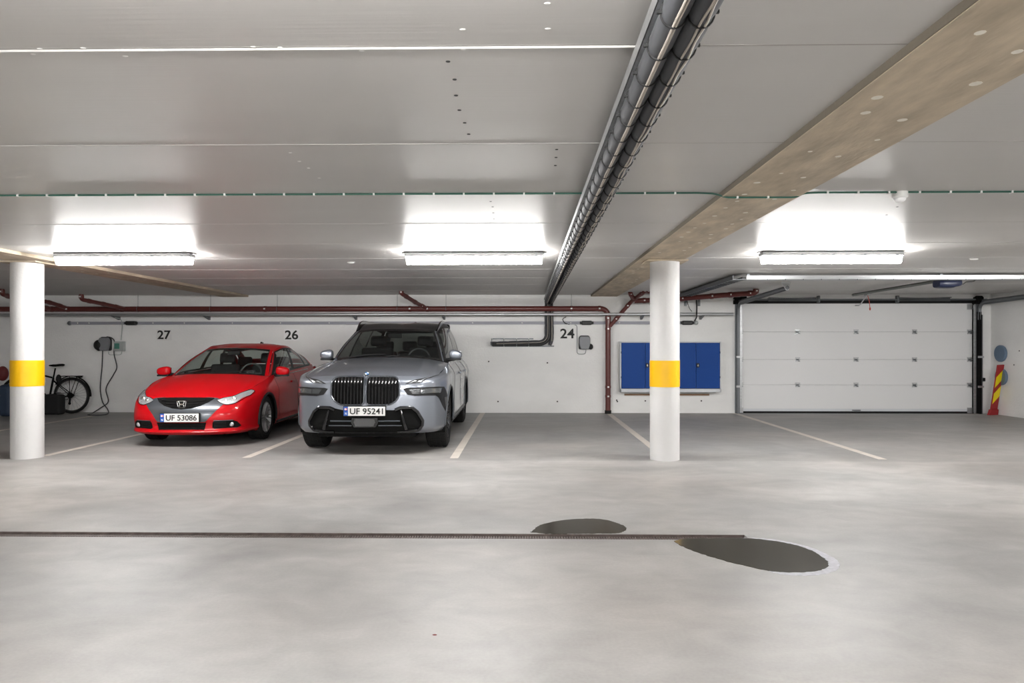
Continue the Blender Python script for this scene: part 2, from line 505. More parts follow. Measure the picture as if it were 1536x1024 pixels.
def greenhouse(car, paint, gl, frit, g):
    """windscreen, side glass, roof, rear glass from shared curves"""
    cowl, header, cen, apil = Cur(g['cowl']), Cur(g['header']), Cur(g['screen_mid']), Cur(g['apillar'])
    nu, nv = 40, 40
    us = np.linspace(0, 1, nu + 1); vs = np.linspace(0, 1, nv + 1)
    G = both([list(r) for r in coons(cowl, header, cen, apil, us, vs)])
    NU = len(G) - 1
    a0, b0, b1 = g['frit']      # side, bottom, top fractions
    ulist = np.linspace(-1, 1, NU + 1)
    def ing(i, j):
        uc = abs((ulist[i] + ulist[i + 1]) / 2); vc = (vs[j] + vs[j + 1]) / 2
        return uc < a0 and b0 < vc < b1
    mb = MB(); mb.grid(G, keep=ing); ws = car.part(mb, 'windscreen', gl)
    def inf(i, j):
        uc = abs((ulist[i] + ulist[i + 1]) / 2); return not ing(i, j) and uc < g['pillar_u']
    mb = MB(); mb.grid(G, keep=inf); car.part(mb, 'screen_border', frit, ws)
    mb = MB(); mb.grid(G, keep=lambda i, j: abs((ulist[i] + ulist[i + 1]) / 2) >= g['pillar_u']); car.part(mb, 'windscreen_pillar', paint)
    # roof
    rh, rail, rc = Cur(g['rear_header']), Cur(g['rail']), Cur(g['roof_mid'])
    G = both([list(r) for r in coons(header, rh, rc, rail, us, vs)])
    mb = MB(); mb.grid(G); car.part(mb, 'roof', g.get('roof_mat', paint)); car.add_bvh(G)
    mb = MB(); mb.grid([[(p[0] * .97, p[1], p[2] - .03) for p in r] for r in G]); car.part(mb, 'headliner', MATS['seat_cloth'])
    # sides
    bl = spline(g['belt'], 30)
    for sx in (1, -1):
        mb = MB(); mb.grid([[(sx * (p[0] - .02), p[1], p[2] - .01), (sx * (p[0] - .05), p[1], .35)] for p in bl]); car.part(mb, 'door_lining', MATS['seat_cloth'])
    belt, dp = Cur(g['belt']), Cur(g['dpillar'])
    nu2, nv2 = 120, 30
    us2 = np.linspace(0, 1, nu2 + 1); vs2 = np.linspace(0, 1, nv2 + 1)
    S = coons(belt, rail, apil, dp, us2, vs2, 0)
    S[:, :, 0] += g.get('tumble', .02) * (4 * vs2 * (1 - vs2))[None, :]
    for mxs in (1, -1):
        Gs = [[(p[0] * mxs, p[1], p[2]) for p in r] for r in S]
        for wi, (u0, u1, v0, v1) in enumerate(g['windows']):
            def inw(i, j, u0=u0, u1=u1, v0=v0, v1=v1):
                uc = (us2[i] + us2[i + 1]) / 2; vc = (vs2[j] + vs2[j + 1]) / 2
                return u0 < uc < u1 and v0 < vc < v1
            mb = MB(); mb.grid(Gs, keep=inw); car.part(mb, 'side_window', gl if wi == 0 or not g.get('rear_glass') else g['rear_glass'])
        def anyw(i, j):
            uc = (us2[i] + us2[i + 1]) / 2; vc = (vs2[j] + vs2[j + 1]) / 2
            return any(u0 < uc < u1 and v0 < vc < v1 for (u0, u1, v0, v1) in g['windows'])
        def outer(i, j):
            uc = (us2[i] + us2[i + 1]) / 2; vc = (vs2[j] + vs2[j + 1]) / 2
            return uc < g['side_u'][0] or uc > g['side_u'][1] or vc > g['side_v']
        mb = MB(); mb.grid(Gs, keep=lambda i, j: not anyw(i, j) and outer(i, j)); car.part(mb, 'roof_side', paint)
        mb = MB(); mb.grid(Gs, keep=lambda i, j: not anyw(i, j) and not outer(i, j)); car.part(mb, 'window_frame', MATS['black_plastic'])
    if True:
        rb, rm = Cur(g['rear_base']), Cur(g['rear_mid'])
        R_ = coons(rb, rh, rm, dp, us, vs)
        G = both([list(r) for r in R_])
        def inr(i, j):
            uc = abs((ulist[i] + ulist[i + 1]) / 2); vc = (vs[j] + vs[j + 1]) / 2
            return uc < .8 and .12 < vc < .85
        mb = MB(); mb.grid(G, keep=inr); car.part(mb, 'rear_window', g.get('rear_glass', gl))
        mb = MB(); mb.grid(G, keep=lambda i, j: not inr(i, j)); car.part(mb, 'tailgate', paint)

def hood(car, paint, front_cur, cowl_cur, mid, side, bulge=0.0, ridges=None):
    us = np.linspace(0, 1, 41); vs = np.linspace(0, 1, 61)
    S = coons(front_cur, cowl_cur, mid, side, us, vs)
    if ridges:
        for (uc, w, h) in ridges:
            S[:, :, 2] += h * (np.exp(-((us - uc) / w) ** 2))[:, None] * np.sin(PI * np.clip(vs, 0, 1))[None, :] ** .5
    G = both([list(r) for r in S])
    mb = MB(); mb.grid(G); o = car.part(mb, 'bonnet', paint); car.add_bvh(G)
    return o
def underside(car, pts_half, z, m, wells):
    mb = MB(); poly = [(x, y) for x, y in pts_half] + [(-x, y) for x, y in pts_half[::-1]]
    mb.prism(poly, z, z + .05, 'xy')
    o = car.part(mb, 'underbody', m)
    mb = MB()
    for (ay, az, R, xi, xo) in wells:
        for sx in (1, -1):
            pts = []
            n = 24
            for k in range(n + 1):
                a = -.12 * PI + 1.24 * PI * k / n
                pts.append([(sx * xi, ay + R * math.cos(a), az + R * math.sin(a)), (sx * xo, ay + R * math.cos(a), az + R * math.sin(a))])
            mb.grid(pts)
            c = [(sx * xi, ay, az)] + [p[0] for p in pts]
            mb.add(c, [(0, i, i + 1) for i in range(1, len(c) - 1)])
    car.part(mb, 'wheel_well', m)
    return o
def mirror_(car, P, paint, dark, sx, w=.19, h=.14, d=.13):
    """P = centre of the mirror housing (for +x)"""
    c = Vector(P); c.x *= sx
    mb = MB(); G = []
    for i in range(25):
        a = 2 * PI * i / 24; row = []
        for j in range(13):
            b = -PI / 2 + PI * j / 12
            ca, sa, cb, sb = math.cos(a), math.sin(a), math.cos(b), math.sin(b)
            f = lambda t, e: math.copysign(abs(t) ** e, t)
            x = f(ca, .7) * f(cb, .6) * w / 2; zz = f(sa, .7) * f(cb, .6) * h / 2; yy = f(sb, .7) * d / 2
            if zz < 0: zz *= .9
            zz *= 1 - .25 * (x * sx / (w / 2)) * (1 if zz > 0 else 0)
            row.append(c + Vector((x, yy, zz)))
        G.append(row)
    mb.grid(G); o = car.part(mb, 'wing_mirror', paint, angle=60)
    mb = MB(); mb.box(c + Vector((-sx * .0, .0, -h * .46)), (w * .86, d * .8, h * .2))
    mb.tube([c + Vector((-sx * w * .2, .02, -h * .45)), c + Vector((-sx * w * .75, .03, -h * .5)), c + Vector((-sx * w * 1.02, .05, -h * .42))], .022, 8)
    car.part(mb, 'mirror_arm', dark, o, bevel=.008)
    mb = MB(); mb.box(c + Vector((0, d * .5, 0)), (w * .8, .01, h * .75)); car.part(mb, 'mirror_glass', MATS['chrome'], o)
    return o
def car_levels(L, spec, xf, yside, top):
    out = []
    for (zf, zs, w, yf, cx) in spec:
        n = 14; xs = [a * w for a in xf]
        ys = [yf + d for d in cx] + list(yside)
        zs_ = [zf] * 3 + [zf * .8 + zs * .2, zf * .4 + zs * .6] + [zs] * 9
        out.append([(xs[i], ys[i], zs_[i]) for i in range(n)])
    out.append(top)
    return out

# ---------------------------------------------------------------- large silver car
def build_suv(loc, rz):
    root = thing('car', 'large silver-grey off-road car with a tall black double grille, parked nose-out beneath the middle lamp', 'car', loc, rz)
    L = 5.12
    xf = [0, .38, .66, .86, .965, 1, 1, 1, 1, 1, .975, .88, .5, 0]
    ys = [.95, 1.55, 2.4, 3.3, 4.1, L - .35, L - .10, L - .02, L]
    off = [0, .01, .05, .16, .42]
    top = list(zip([0, .38, .64, .80, .875, .905, .90, .885, .88, .87, .84, .74, .42, 0],
                   [.10, .11, .155, .27, .50, .95, 1.50, 2.4, 3.3, 4.1, 4.75, 4.95, 5.04, 5.06],
                   [.985, .985, .98, .972, .995, 1.055, 1.115, 1.13, 1.135, 1.14, 1.15, 1.15, 1.15, 1.15]))
    lv = car_levels(L, [(.27, .265, .955, .09, off), (.33, .32, .985, .02, off), (.48, .48, .995, .0, off), (.64, .66, .995, .0, off),
                        (.80, .82, 1.0, .01, off), (.925, .995, .985, .035, off)], xf, ys, top)
    car = Car(root, dict(levels=lv, arches=[(.89, .395, .435), (3.995, .395, .435)],
        tcol=[0, .38, .66, .92, 1.2, 1.75, 2.35, 3.2, 4.1, 4.9, 5.6, 5.95, 6.4, 6.9], tlev=[0, .12, .3, .5, .7, .88, 1.0]))
    P, BG, BP = MATS['silver_paint'], MATS['black_gloss'], MATS['black_plastic']
    car.body(P)
    T = np.array(top, float)
    fc, sc = Cur(T[:5]), Cur(T[4:7])
    hood(car, P, fc, Cur([(0, 1.38, 1.20), (.4, 1.41, 1.19), (.75, 1.48, 1.15), (.90, 1.50, 1.115)]),
         Cur([(0, .10, .985), (0, .22, 1.03), (0, .6, 1.10), (0, 1.0, 1.16), (0, 1.38, 1.20)]), sc, ridges=[(.62, .06, .022), (.82, .08, .012)])
    greenhouse(car, P, MATS['screen_glass'], BG, dict(
        cowl=[(0, 1.38, 1.195), (.4, 1.42, 1.19), (.70, 1.52, 1.165), (.83, 1.62, 1.135)],
        apillar=[(.83, 1.62, 1.135), (.73, 1.98, 1.39), (.62, 2.36, 1.60)],
        header=[(0, 2.30, 1.63), (.35, 2.31, 1.625), (.62, 2.36, 1.60)],
        screen_mid=[(0, 1.38, 1.195), (0, 1.84, 1.43), (0, 2.30, 1.63)],
        rail=[(.62, 2.36, 1.60), (.645, 2.7, 1.70), (.66, 3.4, 1.745), (.65, 4.2, 1.735), (.60, 4.75, 1.66)],
        rear_header=[(0, 4.85, 1.69), (.4, 4.83, 1.68), (.60, 4.75, 1.66)],
        roof_mid=[(0, 2.30, 1.63), (0, 2.8, 1.725), (0, 3.5, 1.765), (0, 4.3, 1.75), (0, 4.85, 1.69)],
        belt=[(.83, 1.62, 1.135), (.885, 2.1, 1.13), (.88, 3.3, 1.14), (.86, 4.3, 1.15), (.79, 4.85, 1.15)],
        dpillar=[(.79, 4.85, 1.15), (.70, 4.84, 1.42), (.60, 4.75, 1.66)],
        rear_base=[(0, 5.05, 1.15), (.5, 5.02, 1.15), (.79, 4.85, 1.15)], rear_mid=[(0, 5.05, 1.15), (0, 4.99, 1.45), (0, 4.85, 1.69)],
        frit=(.93, .05, .93), pillar_u=.97, windows=[(.05, .37, .06, .86), (.40, .68, .06, .86), (.71, .93, .06, .84)],
        side_u=(.0, 1.0), side_v=.93, roof_mat=BG, rear_glass=MATS['rear_glass'], tumble=.02))
    underside(car, [(.62, .14), (.62, 1.35), (.9, 1.4), (.9, 3.5), (.62, 3.55), (.62, 4.9)], .22, MATS['matte_black'], [(.89, .395, .437, .5, .96), (3.995, .395, .437, .5, .96)])
    # cowl, wipers
    mb = MB(); mb.bb((-.84, 1.40, 1.04), (.84, 1.9, 1.125)); car.part(mb, 'dashboard', MATS['seat_cloth'], bevel=.02)
    for a, b in (((.02, 1.40, 1.215), (.62, 1.60, 1.215)), ((-.55, 1.45, 1.20), (-.02, 1.46, 1.245))):
        mb = MB(); mb.tube([a, Vector(a).lerp(Vector(b), .5) + Vector((0, 0, .012)), b], .008, 6); car.part(mb, 'wiper', BP)
    # kidney grilles
    kid = [(.013, .66), (.013, .95), (.035, .973), (.34, .973), (.40, .955), (.43, .90), (.43, .745), (.385, .675), (.31, .631), (.035, .631)]
    for mx in (1, -1):
        g = car.patch(kid, 'grille', MATS['matte_black'], off=.004, mx=mx)
        mb = MB()
        for k in range(9):
            x = .052 + k * .0415
            zt = .968 if x < .33 else .968 - (x - .33) * .35
            zb = .637 if x < .31 else .637 + (x - .31) * .72
            pts = []
            for t in range(9):
                z = zb + (zt - zb) * t / 8; pts.append((mx * x, car.front(x, z) - .012, z))
            mb.tube(pts, .0085, 6)
        car.part(mb, 'grille_bars', BG, g)
        mb = car.line([(a, b) for a, b in poly_round(kid, .02, 2)], 'grille_frame', None, r=.011, off=.008, mx=mx, closed=True, n=90, build=False)
        car.part(mb, 'grille_frame', MATS['gun_grey'], g)
    # upper light strips
    U = [(.50, .888), (.57, .925), (.70, .95), (.80, .23, .960), (.885, .47, .972), (.88, .45, .948), (.80, .22, .925), (.68, .897)]
    for mx in (1, -1):
        h = car.patch(U, 'headlight', BP, off=.004, mx=mx)
        car.patch([(.54, .894), (.60, .919), (.635, .924), (.575, .894)], 'light_strip', MATS['strip_glass'], off=.009, th=.004, parent=h, mx=mx)
        car.patch([(.64, .902), (.68, .925), (.78, .2, .944), (.86, .40, .960), (.86, .40, .954), (.78, .2, .935), (.68, .908)], 'light_strip', MATS['strip_glass'], off=.009, th=.004, parent=h, mx=mx)
    Lw = [(.475, .828), (.52, .84), (.70, .842), (.82, .27, .842), (.885, .42, .835), (.93, .55, .72), (.93, .55, .56), (.90, .46, .52), (.865, .36, .60), (.83, .28, .70), (.80, .24, .735), (.62, .737), (.53, .755)]
    for mx in (1, -1):
        h = car.patch(Lw, 'lower_headlight', BP, off=.004, mx=mx)
        car.patch([(.55, .82), (.68, .825), (.68, .765), (.59, .765)], 'lens', MATS['smoked_lens'], off=.009, th=.004, parent=h, mx=mx)
        car.patch([(.69, .825), (.78, .2, .826), (.86, .35, .82), (.84, .3, .765), (.69, .765)], 'lens', MATS['smoked_lens'], off=.009, th=.004, parent=h, mx=mx)
        car.patch([(.88, .42, .70), (.925, .53, .70), (.925, .53, .57), (.90, .47, .55)], 'air_vent', MATS['grey_panel'], off=.009, th=.004, parent=h, mx=mx)
    # lower bumper
    half = [(.36, .566), (.44, .60), (.597, .603), (.66, .548), (.727, .43), (.72, .365), (.66, .31), (.40, .295)]
    full = half + [(-x, z) for x, z in half[::-1]]
    lg = car.patch(full, 'lower_grille', MATS['matte_black'], off=.005)
    for mx in (1, -1):
        ring = [(.38, .565), (.445, .592), (.585, .595), (.65, .54), (.713, .43), (.708, .375), (.655, .318), (.40, .303)]
        car.line(ring, 'bumper_frame', BG, r=.024, off=.010, mx=mx, parent=lg, straight=True)
        mb = MB()
        pts = [(mx * (.455 + .065 * t), car.front(.455 + .065 * t, .57 - .24 * t) - .03, .57 - .24 * t) for t in [i / 6 for i in range(7)]]
        mb.tube(pts, .02, 8, rs=[.012, .016, .018, .02, .022, .024, .026]); car.part(mb, 'bumper_blade', BG, lg)
        mb = MB(); mb.tube([(mx * .17, car.front(.17, .43) - .012, .432), (mx * .44, car.front(.44, .43) - .012, .432)], .009, 6)
        mb.tube([(mx * .17, car.front(.17, .38) - .012, .375), (mx * .46, car.front(.44, .38) - .012, .375)], .007, 6); car.part(mb, 'grille_bar', MATS['gun_grey'], lg)
    mb = MB()
    y0 = car.front(0, .41)
    mb.prism(poly_round([(-.16, .475), (.16, .475), (.175, .42), (.14, .355), (-.14, .355), (-.175, .42)], .015), y0 - .035, y0 + .02, 'xz'); rp = car.part(mb, 'sensor_frame', BG, lg, bevel=.006)
    mb = MB(); mb.prism([(-.12, .46), (.12, .46), (.135, .42), (.11, .37), (-.11, .37), (-.135, .42)], y0 - .04, y0 - .03, 'xz'); car.part(mb, 'sensor_panel', MATS['grey_panel'], rp)
    car.patch([(-.56, .305), (.56, .305), (.52, .272), (0, .268), (-.52, .272)], 'skirt', BP, off=.006)
    plate(car, car.front(0, .556) - .02, .556, 'UF 95241')
    # roundel
    Mr = Matrix.Rotation(math.radians(-58), 4, 'X').to_3x3(); c = Vector((0, .118, 1.008))
    def disc(mb, r0, t0, t1, a0=0, a1=2 * PI, n=28):
        ps = [(0, 0)] if a1 - a0 < 6 else []
        ps += [(r0 * math.cos(a0 + (a1 - a0) * k / n), r0 * math.sin(a0 + (a1 - a0) * k / n)) for k in range(n + (1 if ps else 0))]
        m2 = MB(); m2.prism(ps, t0, t1, 'xz'); mb.add([c + Mr @ Vector(p) for p in m2.v], m2.f)
    mb = MB(); disc(mb, .043, -.006, .03); rd = car.part(mb, 'badge', MATS['chrome'])
    mb = MB(); disc(mb, .040, -.008, 0); car.part(mb, 'badge_ring', MATS['gun_grey'], rd)
    for q in range(4):
        mb = MB(); disc(mb, .027, -.011, -.004, q * PI / 2, (q + 1) * PI / 2, 8); car.part(mb, 'badge_quarter', MATS['roundel_blue' if q % 2 else 'plate_white'], rd)
    # mirrors
    for sx in (1, -1): mirror_(car, (.985, 1.86, 1.232), P, BP, sx, w=.20, h=.145)
    # wheels
    for (y, x) in ((.89, .975), (3.995, .975)):
        for sx in (1, -1): make_wheel(car, sx * x, y, .395, .29, .275, MATS['rubber'], MATS['dark_rim'], 10, sx)
    # arch trims
    for (ay) in (.89, 3.995):
        for sx in (1, -1):
            pts = []
            for k in range(25):
                a = -.05 * PI + 1.1 * PI * k / 24; pts.append((1.0, ay + .436 * math.cos(a), .395 + .436 * math.sin(a)))
            car.line(pts, 'arch_trim', MATS['gun_grey'], r=.014, off=0.0, mx=sx, n=60)
    for sx in (1, -1):
        mb = MB(); bot = Cur([(.618, 2.36, 1.595), (.640, 2.7, 1.695), (.655, 3.4, 1.74), (.645, 4.2, 1.73), (.60, 4.72, 1.655)]); tp = Cur([(.622, 2.38, 1.62), (.640, 2.66, 1.738), (.658, 3.4, 1.785), (.65, 4.2, 1.772), (.605, 4.74, 1.68)])
        q = np.linspace(0, 1, 30); Bq, Tq = bot(q), tp(q)
        G = [[(sx * (b[0] + .0), b[1], b[2]), (sx * (t_[0] + .002), t_[1], t_[2] - .006), (sx * (t_[0] + .012), t_[1], t_[2]), (sx * (t_[0] + .03), t_[1], t_[2] - .006), (sx * (b[0] + .034), b[1], b[2])] for b, t_ in zip(Bq, Tq)]
        mb.grid(G); mb.add(G[0], [(0, 1, 2, 3, 4)]); mb.add(G[-1], [(0, 1, 2, 3, 4)])
        car.part(mb, 'roof_rail', BG)
        for ys_ in ((1.52, 2.62, 3.62)):
            car.line([(.9, ys_, 1.10), (1.0, ys_, .95), (1.0, ys_, .7), (1.0, ys_ + .02, .42)], 'door_seam', BP, r=.004, mx=sx, n=24)
        for yh in (2.40, 3.40):
            l, n_ = car.near((1.0, yh, .93)); mb = MB(); l.x *= sx; mb.box(l + Vector((sx * .02, 0, .02)), (.035, .2, .035)); car.part(mb, 'door_handle', P, bevel=.01)
        car.line([(1.0, 1.42, .35), (1.0, 3.5, .35)], 'sill_trim', MATS['grey_panel'], r=.022, mx=sx)
        car.line([(.9, 1.75, 1.128), (.9, 3.0, 1.132), (.9, 4.6, 1.15)], 'belt_trim', BG, r=.008, mx=sx)
    # interior
    for x in (-.38, .40): seat(car, x, 2.35, .62, MATS['seat_cloth'], .52, .74)
    for x in (-.42, 0, .42): seat(car, x, 3.3, .62, MATS['seat_cloth'], .4, .66)
    steering(car, .40, 2.0, 1.17, MATS['grey_panel'], .17)
    mb = MB(); mb.box((0, 2.22, 1.52), (.22, .03, .07)); car.part(mb, 'inner_mirror', BP, bevel=.01)
    mb = MB(); mb.bb((-.85, 1.6, .45), (.85, 4.7, .6)); car.part(mb, 'cabin_floor', MATS['seat_cloth'])
    mb = MB(); mb.tube([(0, 4.4, 1.75), (0, 4.48, 1.80), (0, 4.55, 1.75)], .02, 6); car.part(mb, 'antenna', BG)
    return root

# ---------------------------------------------------------------- red hatchback
def build_hatch(loc, rz):
    root = thing('car', 'glossy red compact hatchback, lower of the two parked cars, under wall numbers 27 and 26', 'car', loc, rz)
    L = 4.3
    xf = [0, .38, .64, .84, .955, 1, 1, 1, 1, 1, .97, .86, .5, 0]
    ys = [.95, 1.25, 2.0, 2.8, 3.4, L - .35, L - .12, L - .03, L]
    off = [0, .02, .085, .22, .50]
    top = list(zip([0, .32, .52, .66, .755, .80, .79, .785, .78, .765, .72, .62, .35, 0],
                   [.16, .175, .25, .39, .62, .95, 1.25, 2.0, 2.8, 3.4, 3.95, 4.12, 4.18, 4.2],
                   [.655, .66, .68, .71, .77, .85, .90, .94, .975, 1.0, 1.02, 1.02, 1.02, 1.02]))
    lv = car_levels(L, [(.165, .17, .82, .06, off), (.20, .20, .87, -.01, off), (.245, .26, .88, .02, off), (.38, .40, .885, .0, off), (.50, .55, .885, .02, off), (.60, .72, .88, .085, off)], xf, ys, top)
    car = Car(root, dict(levels=lv, arches=[(.93, .317, .352), (3.53, .317, .352)],
        tcol=[0, .35, .60, .85, 1.15, 1.6, 1.9, 2.65, 3.45, 4.05, 4.65, 5.0, 5.4, 5.8], tlev=[0, .06, .14, .36, .58, .8, 1.0]))
    P, BG, BP = MATS['red_paint'], MATS['black_gloss'], MATS['black_plastic']
    car.body(P)
    T = np.array(top, float)
    hood(car, P, Cur(T[:5]), Cur([(0, 1.05, .948), (.35, 1.10, .942), (.60, 1.20, .925), (.79, 1.25, .90)]),
         Cur([(0, .16, .655), (0, .3, .72), (0, .6, .83), (0, 1.05, .948)]), Cur(T[4:7]), ridges=[(.78, .08, .012)])
    greenhouse(car, P, MATS['car_glass'], BG, dict(
        cowl=[(0, 1.05, .945), (.35, 1.10, .94), (.60, 1.21, .92), (.75, 1.34, .905)],
        apillar=[(.75, 1.34, .905), (.65, 1.74, 1.13), (.565, 2.12, 1.30)],
        header=[(0, 2.0, 1.335), (.3, 2.03, 1.327), (.565, 2.12, 1.30)],
        screen_mid=[(0, 1.05, .945), (0, 1.5, 1.16), (0, 2.0, 1.335)],
        rail=[(.565, 2.12, 1.30), (.59, 2.5, 1.37), (.585, 2.9, 1.355), (.55, 3.35, 1.27)],
        rear_header=[(0, 3.3, 1.34), (.3, 3.32, 1.325), (.55, 3.35, 1.27)],
        roof_mid=[(0, 2.0, 1.335), (0, 2.5, 1.405), (0, 2.9, 1.405), (0, 3.3, 1.34)],
        belt=[(.75, 1.34, .905), (.79, 1.7, .93), (.785, 2.5, .965), (.77, 3.3, 1.0), (.68, 4.0, 1.03)],
        dpillar=[(.68, 4.0, 1.03), (.62, 3.72, 1.16), (.55, 3.35, 1.27)],
        rear_base=[(0, 4.1, 1.04), (.4, 4.08, 1.04), (.68, 4.0, 1.03)], rear_mid=[(0, 4.1, 1.04), (0, 3.7, 1.21), (0, 3.3, 1.34)],
        frit=(.90, .04, .95), pillar_u=.93, windows=[(.07, .40, .06, .84), (.455, .72, .06, .84), (.77, .88, .08, .78)],
        side_u=(.03, .95), side_v=.90, rear_glass=MATS['car_glass'], tumble=.02))
    underside(car, [(.55, .14), (.6, 1.3), (.8, 1.35), (.8, 3.1), (.6, 3.15), (.6, 4.1)], .16, MATS['matte_black'], [(.93, .317, .354, .5, .85), (3.53, .317, .354, .5, .85)])
    mb = MB(); mb.bb((-.72, 1.16, .78), (.72, 1.75, .895)); car.part(mb, 'dashboard', MATS['seat_cloth'], bevel=.02)
    for a, b in (((.05, 1.13, .965), (.55, 1.28, .99)), ((-.5, 1.22, .96), (.0, 1.14, .985))):
        mb = MB(); mb.tube([a, b], .008, 6); car.part(mb, 'wiper', BP)
    # front trim
    sil = [(-.43, .65), (-.55, .585), (-.40, .45), (-.32, .345), (.32, .345), (.40, .45), (.55, .585), (.43, .65), (.2, .652), (0, .65), (-.2, .652)]
    fr = car.patch(sil, 'grille_surround', MATS['gun_grey'], off=.005)
    gr = car.patch([(-.395, .643), (-.34, .60), (-.25, .555), (-.13, .522), (0, .51), (.13, .522), (.25, .555), (.34, .60), (.395, .643), (.2, .645), (0, .643), (-.2, .645)], 'grille', MATS['matte_black'], off=.012, th=.008)
    for (z, w) in ((.61, .30), (.575, .22), (.545, .14)):
        pts = [(x, car.front(x, z) - .02, z - .0 + .02 * (x / .3) ** 2) for x in np.linspace(-w, w, 15)]
        mb = MB(); mb.tube(pts, .007, 6); car.part(mb, 'grille_bar', BG, gr)
    y0 = car.front(0, .577) - .035
    mb = MB()
    out = [(-.062, .622), (.062, .622), (.048, .535), (-.048, .535)]
    mb.tube([(x, y0, z) for x, z in poly_round(out, .02, 4)], .007, 8, closed=True)
    for sx in (1, -1):
        mb.tube([(sx * .040, y0, .617), (sx * .024, y0, .578), (sx * .034, y0, .540)], .0085, 8)
    mb.tube([(-.024, y0, .577), (.024, y0, .577)], .0085, 8)
    mb.tube([(0, y0 + .004, .577), (0, y0 + .045, .577)], .012, 8)
    car.part(mb, 'badge', MATS['chrome'], gr)
    li = car.patch([(-.335, .335), (.335, .335), (.31, .235), (-.31, .235)], 'lower_grille', MATS['matte_black'], off=.005)
    for z in (.265, .29, .315):
        mb = MB(); mb.tube([(x, car.front(x, z) - .008, z) for x in np.linspace(-.3, .3, 13)], .004, 6); car.part(mb, 'grille_bar', BP, li)
    plate(car, car.front(0, .405) - .022, .405, 'UF 53086', x=.0)
    H = [(.43, .622), (.50, .650), (.60, .668), (.67, .43, .686), (.74, .58, .712), (.77, .60, .695), (.75, .48, .63), (.65, .575), (.56, .563), (.48, .59)]
    for mx in (1, -1):
        h = car.patch(H, 'headlight', MATS['lamp_glass'], off=.006, mx=mx)
        l = car.front(.58, .62); 
        for (x, z, r) in ((.545, .612, .028), (.63, .635, .036)):
            mb = MB(); mb.sphere((mx * x, car.front(x, z) + .005, z), r, 16, 10, (1, .5, 1)); car.part(mb, 'projector', MATS['chrome'], h)
        car.line(H, 'lamp_edge', BG, r=.004, off=.006, mx=mx, closed=True, n=60, parent=h)
        fg = car.patch([(.415, .335), (.44, .352), (.66, .355), (.70, .335), (.735, .275), (.70, .252), (.43, .247), (.405, .265)], 'fog_lamp_recess', MATS['matte_black'], off=.005, mx=mx)
        mb = MB(); mb.sphere((mx * .635, car.front(.635, .30) - .002, .302), .034, 16, 10, (1, .5, 1)); car.part(mb, 'fog_lamp', MATS['lamp_glass'], fg)
        mb = MB()
        for z in (.275, .295, .315, .335): mb.tube([(mx * x, car.front(x, z) - .008, z) for x in np.linspace(.43, .58, 5)], .004, 6)
        car.part(mb, 'recess_bars', BP, fg)
        mb = MB(); mb.tube([(mx * x, car.front(x, .357) - .004, .357) for x in np.linspace(.43, .66, 7)], .006, 6); car.part(mb, 'recess_trim', MATS['gun_grey'], fg)
    for sx in (1, -1):
        mirror_(car, (.93, 1.47, .975), P, BP, sx, w=.21, h=.14)
        mb = MB(); mb.tube([(sx * .93 - sx * .1, 1.47, .925), (sx * .77, 1.52, .91)], .03, 8); car.part(mb, 'mirror_foot', BP)
        for y in (.93, 3.53): make_wheel(car, sx * .865, y, .317, .215, .225, MATS['rubber'], MATS['silver_rim'], 10, sx)
        for ay in (.93, 3.53):
            pts = [(.885, ay + .353 * math.cos(a), .317 + .353 * math.sin(a)) for a in [-.05 * PI + 1.1 * PI * k / 24 for k in range(25)]]
            car.line(pts, 'arch_trim', BP, r=.020, mx=sx, n=60)
        for y in (1.42, 2.45, 3.2):
            car.line([(.8, y, .91), (.885, y, .75), (.885, y, .5), (.885, y + .03, .28)], 'door_seam', BP, r=.0035, mx=sx, n=24)
        l, n_ = car.near((.885, 2.2, .80)); l.x *= sx; mb = MB(); mb.box(l + Vector((sx * .015, 0, 0)), (.03, .17, .03)); car.part(mb, 'door_handle', P, bevel=.008)
        l, n_ = car.near((.8, 4.05, .93)); l.x *= sx; mb = MB(); mb.sphere(l, .1, 14, 8, (.5, 1.2, .9)); car.part(mb, 'rear_lamp', mat('lamp_red', (.3, .01, .01), .15, coat=1))
        car.line([(.9, 1.5, .935), (.9, 2.6, .97), (.9, 3.4, 1.0)], 'belt_trim', BG, r=.007, mx=sx)
        car.line([(.885, 1.32, .215), (.885, 3.1, .215)], 'sill_trim', BP, r=.02, mx=sx)
    mb = MB(); mb.tube([(-.55, 4.02, 1.10), (0, 4.1, 1.115), (.55, 4.02, 1.10)], .025, 8); mb.tube([(.6, 4.0, 1.04), (.55, 4.02, 1.10)], .02, 6); mb.tube([(-.6, 4.0, 1.04), (-.55, 4.02, 1.10)], .02, 6)
    car.part(mb, 'rear_spoiler', P)
    for x in (-.34, .36): seat(car, x, 2.0, .38, MATS['seat_cloth'], .48, .70, .3)
    for x in (-.34, .34): seat(car, x, 2.85, .42, MATS['seat_cloth'], .44, .58, .3)
    steering(car, .36, 1.66, .93, MATS['grey_panel'], .17)
    mb = MB(); mb.box((0, 1.9, 1.25), (.2, .03, .06)); car.part(mb, 'inner_mirror', BP, bevel=.01)
    mb = MB(); mb.bb((-.74, 1.4, .28), (.74, 3.9, .38)); car.part(mb, 'cabin_floor', MATS['seat_cloth'])
    mb = MB(); mb.tube([(0, 3.15, 1.36), (0, 3.2, 1.43), (0, 3.27, 1.425), (0, 3.3, 1.35)], .016, 6); car.part(mb, 'antenna', BG)
    return root
WY = 14.5; CZ = 2.42; BZ = 2.382          # back wall, ceiling, beam underside
XL, XR, YF = -13.0, 9.47, -6.0
def W(px, py, off=0.0): return PY(px, py, WY - off)

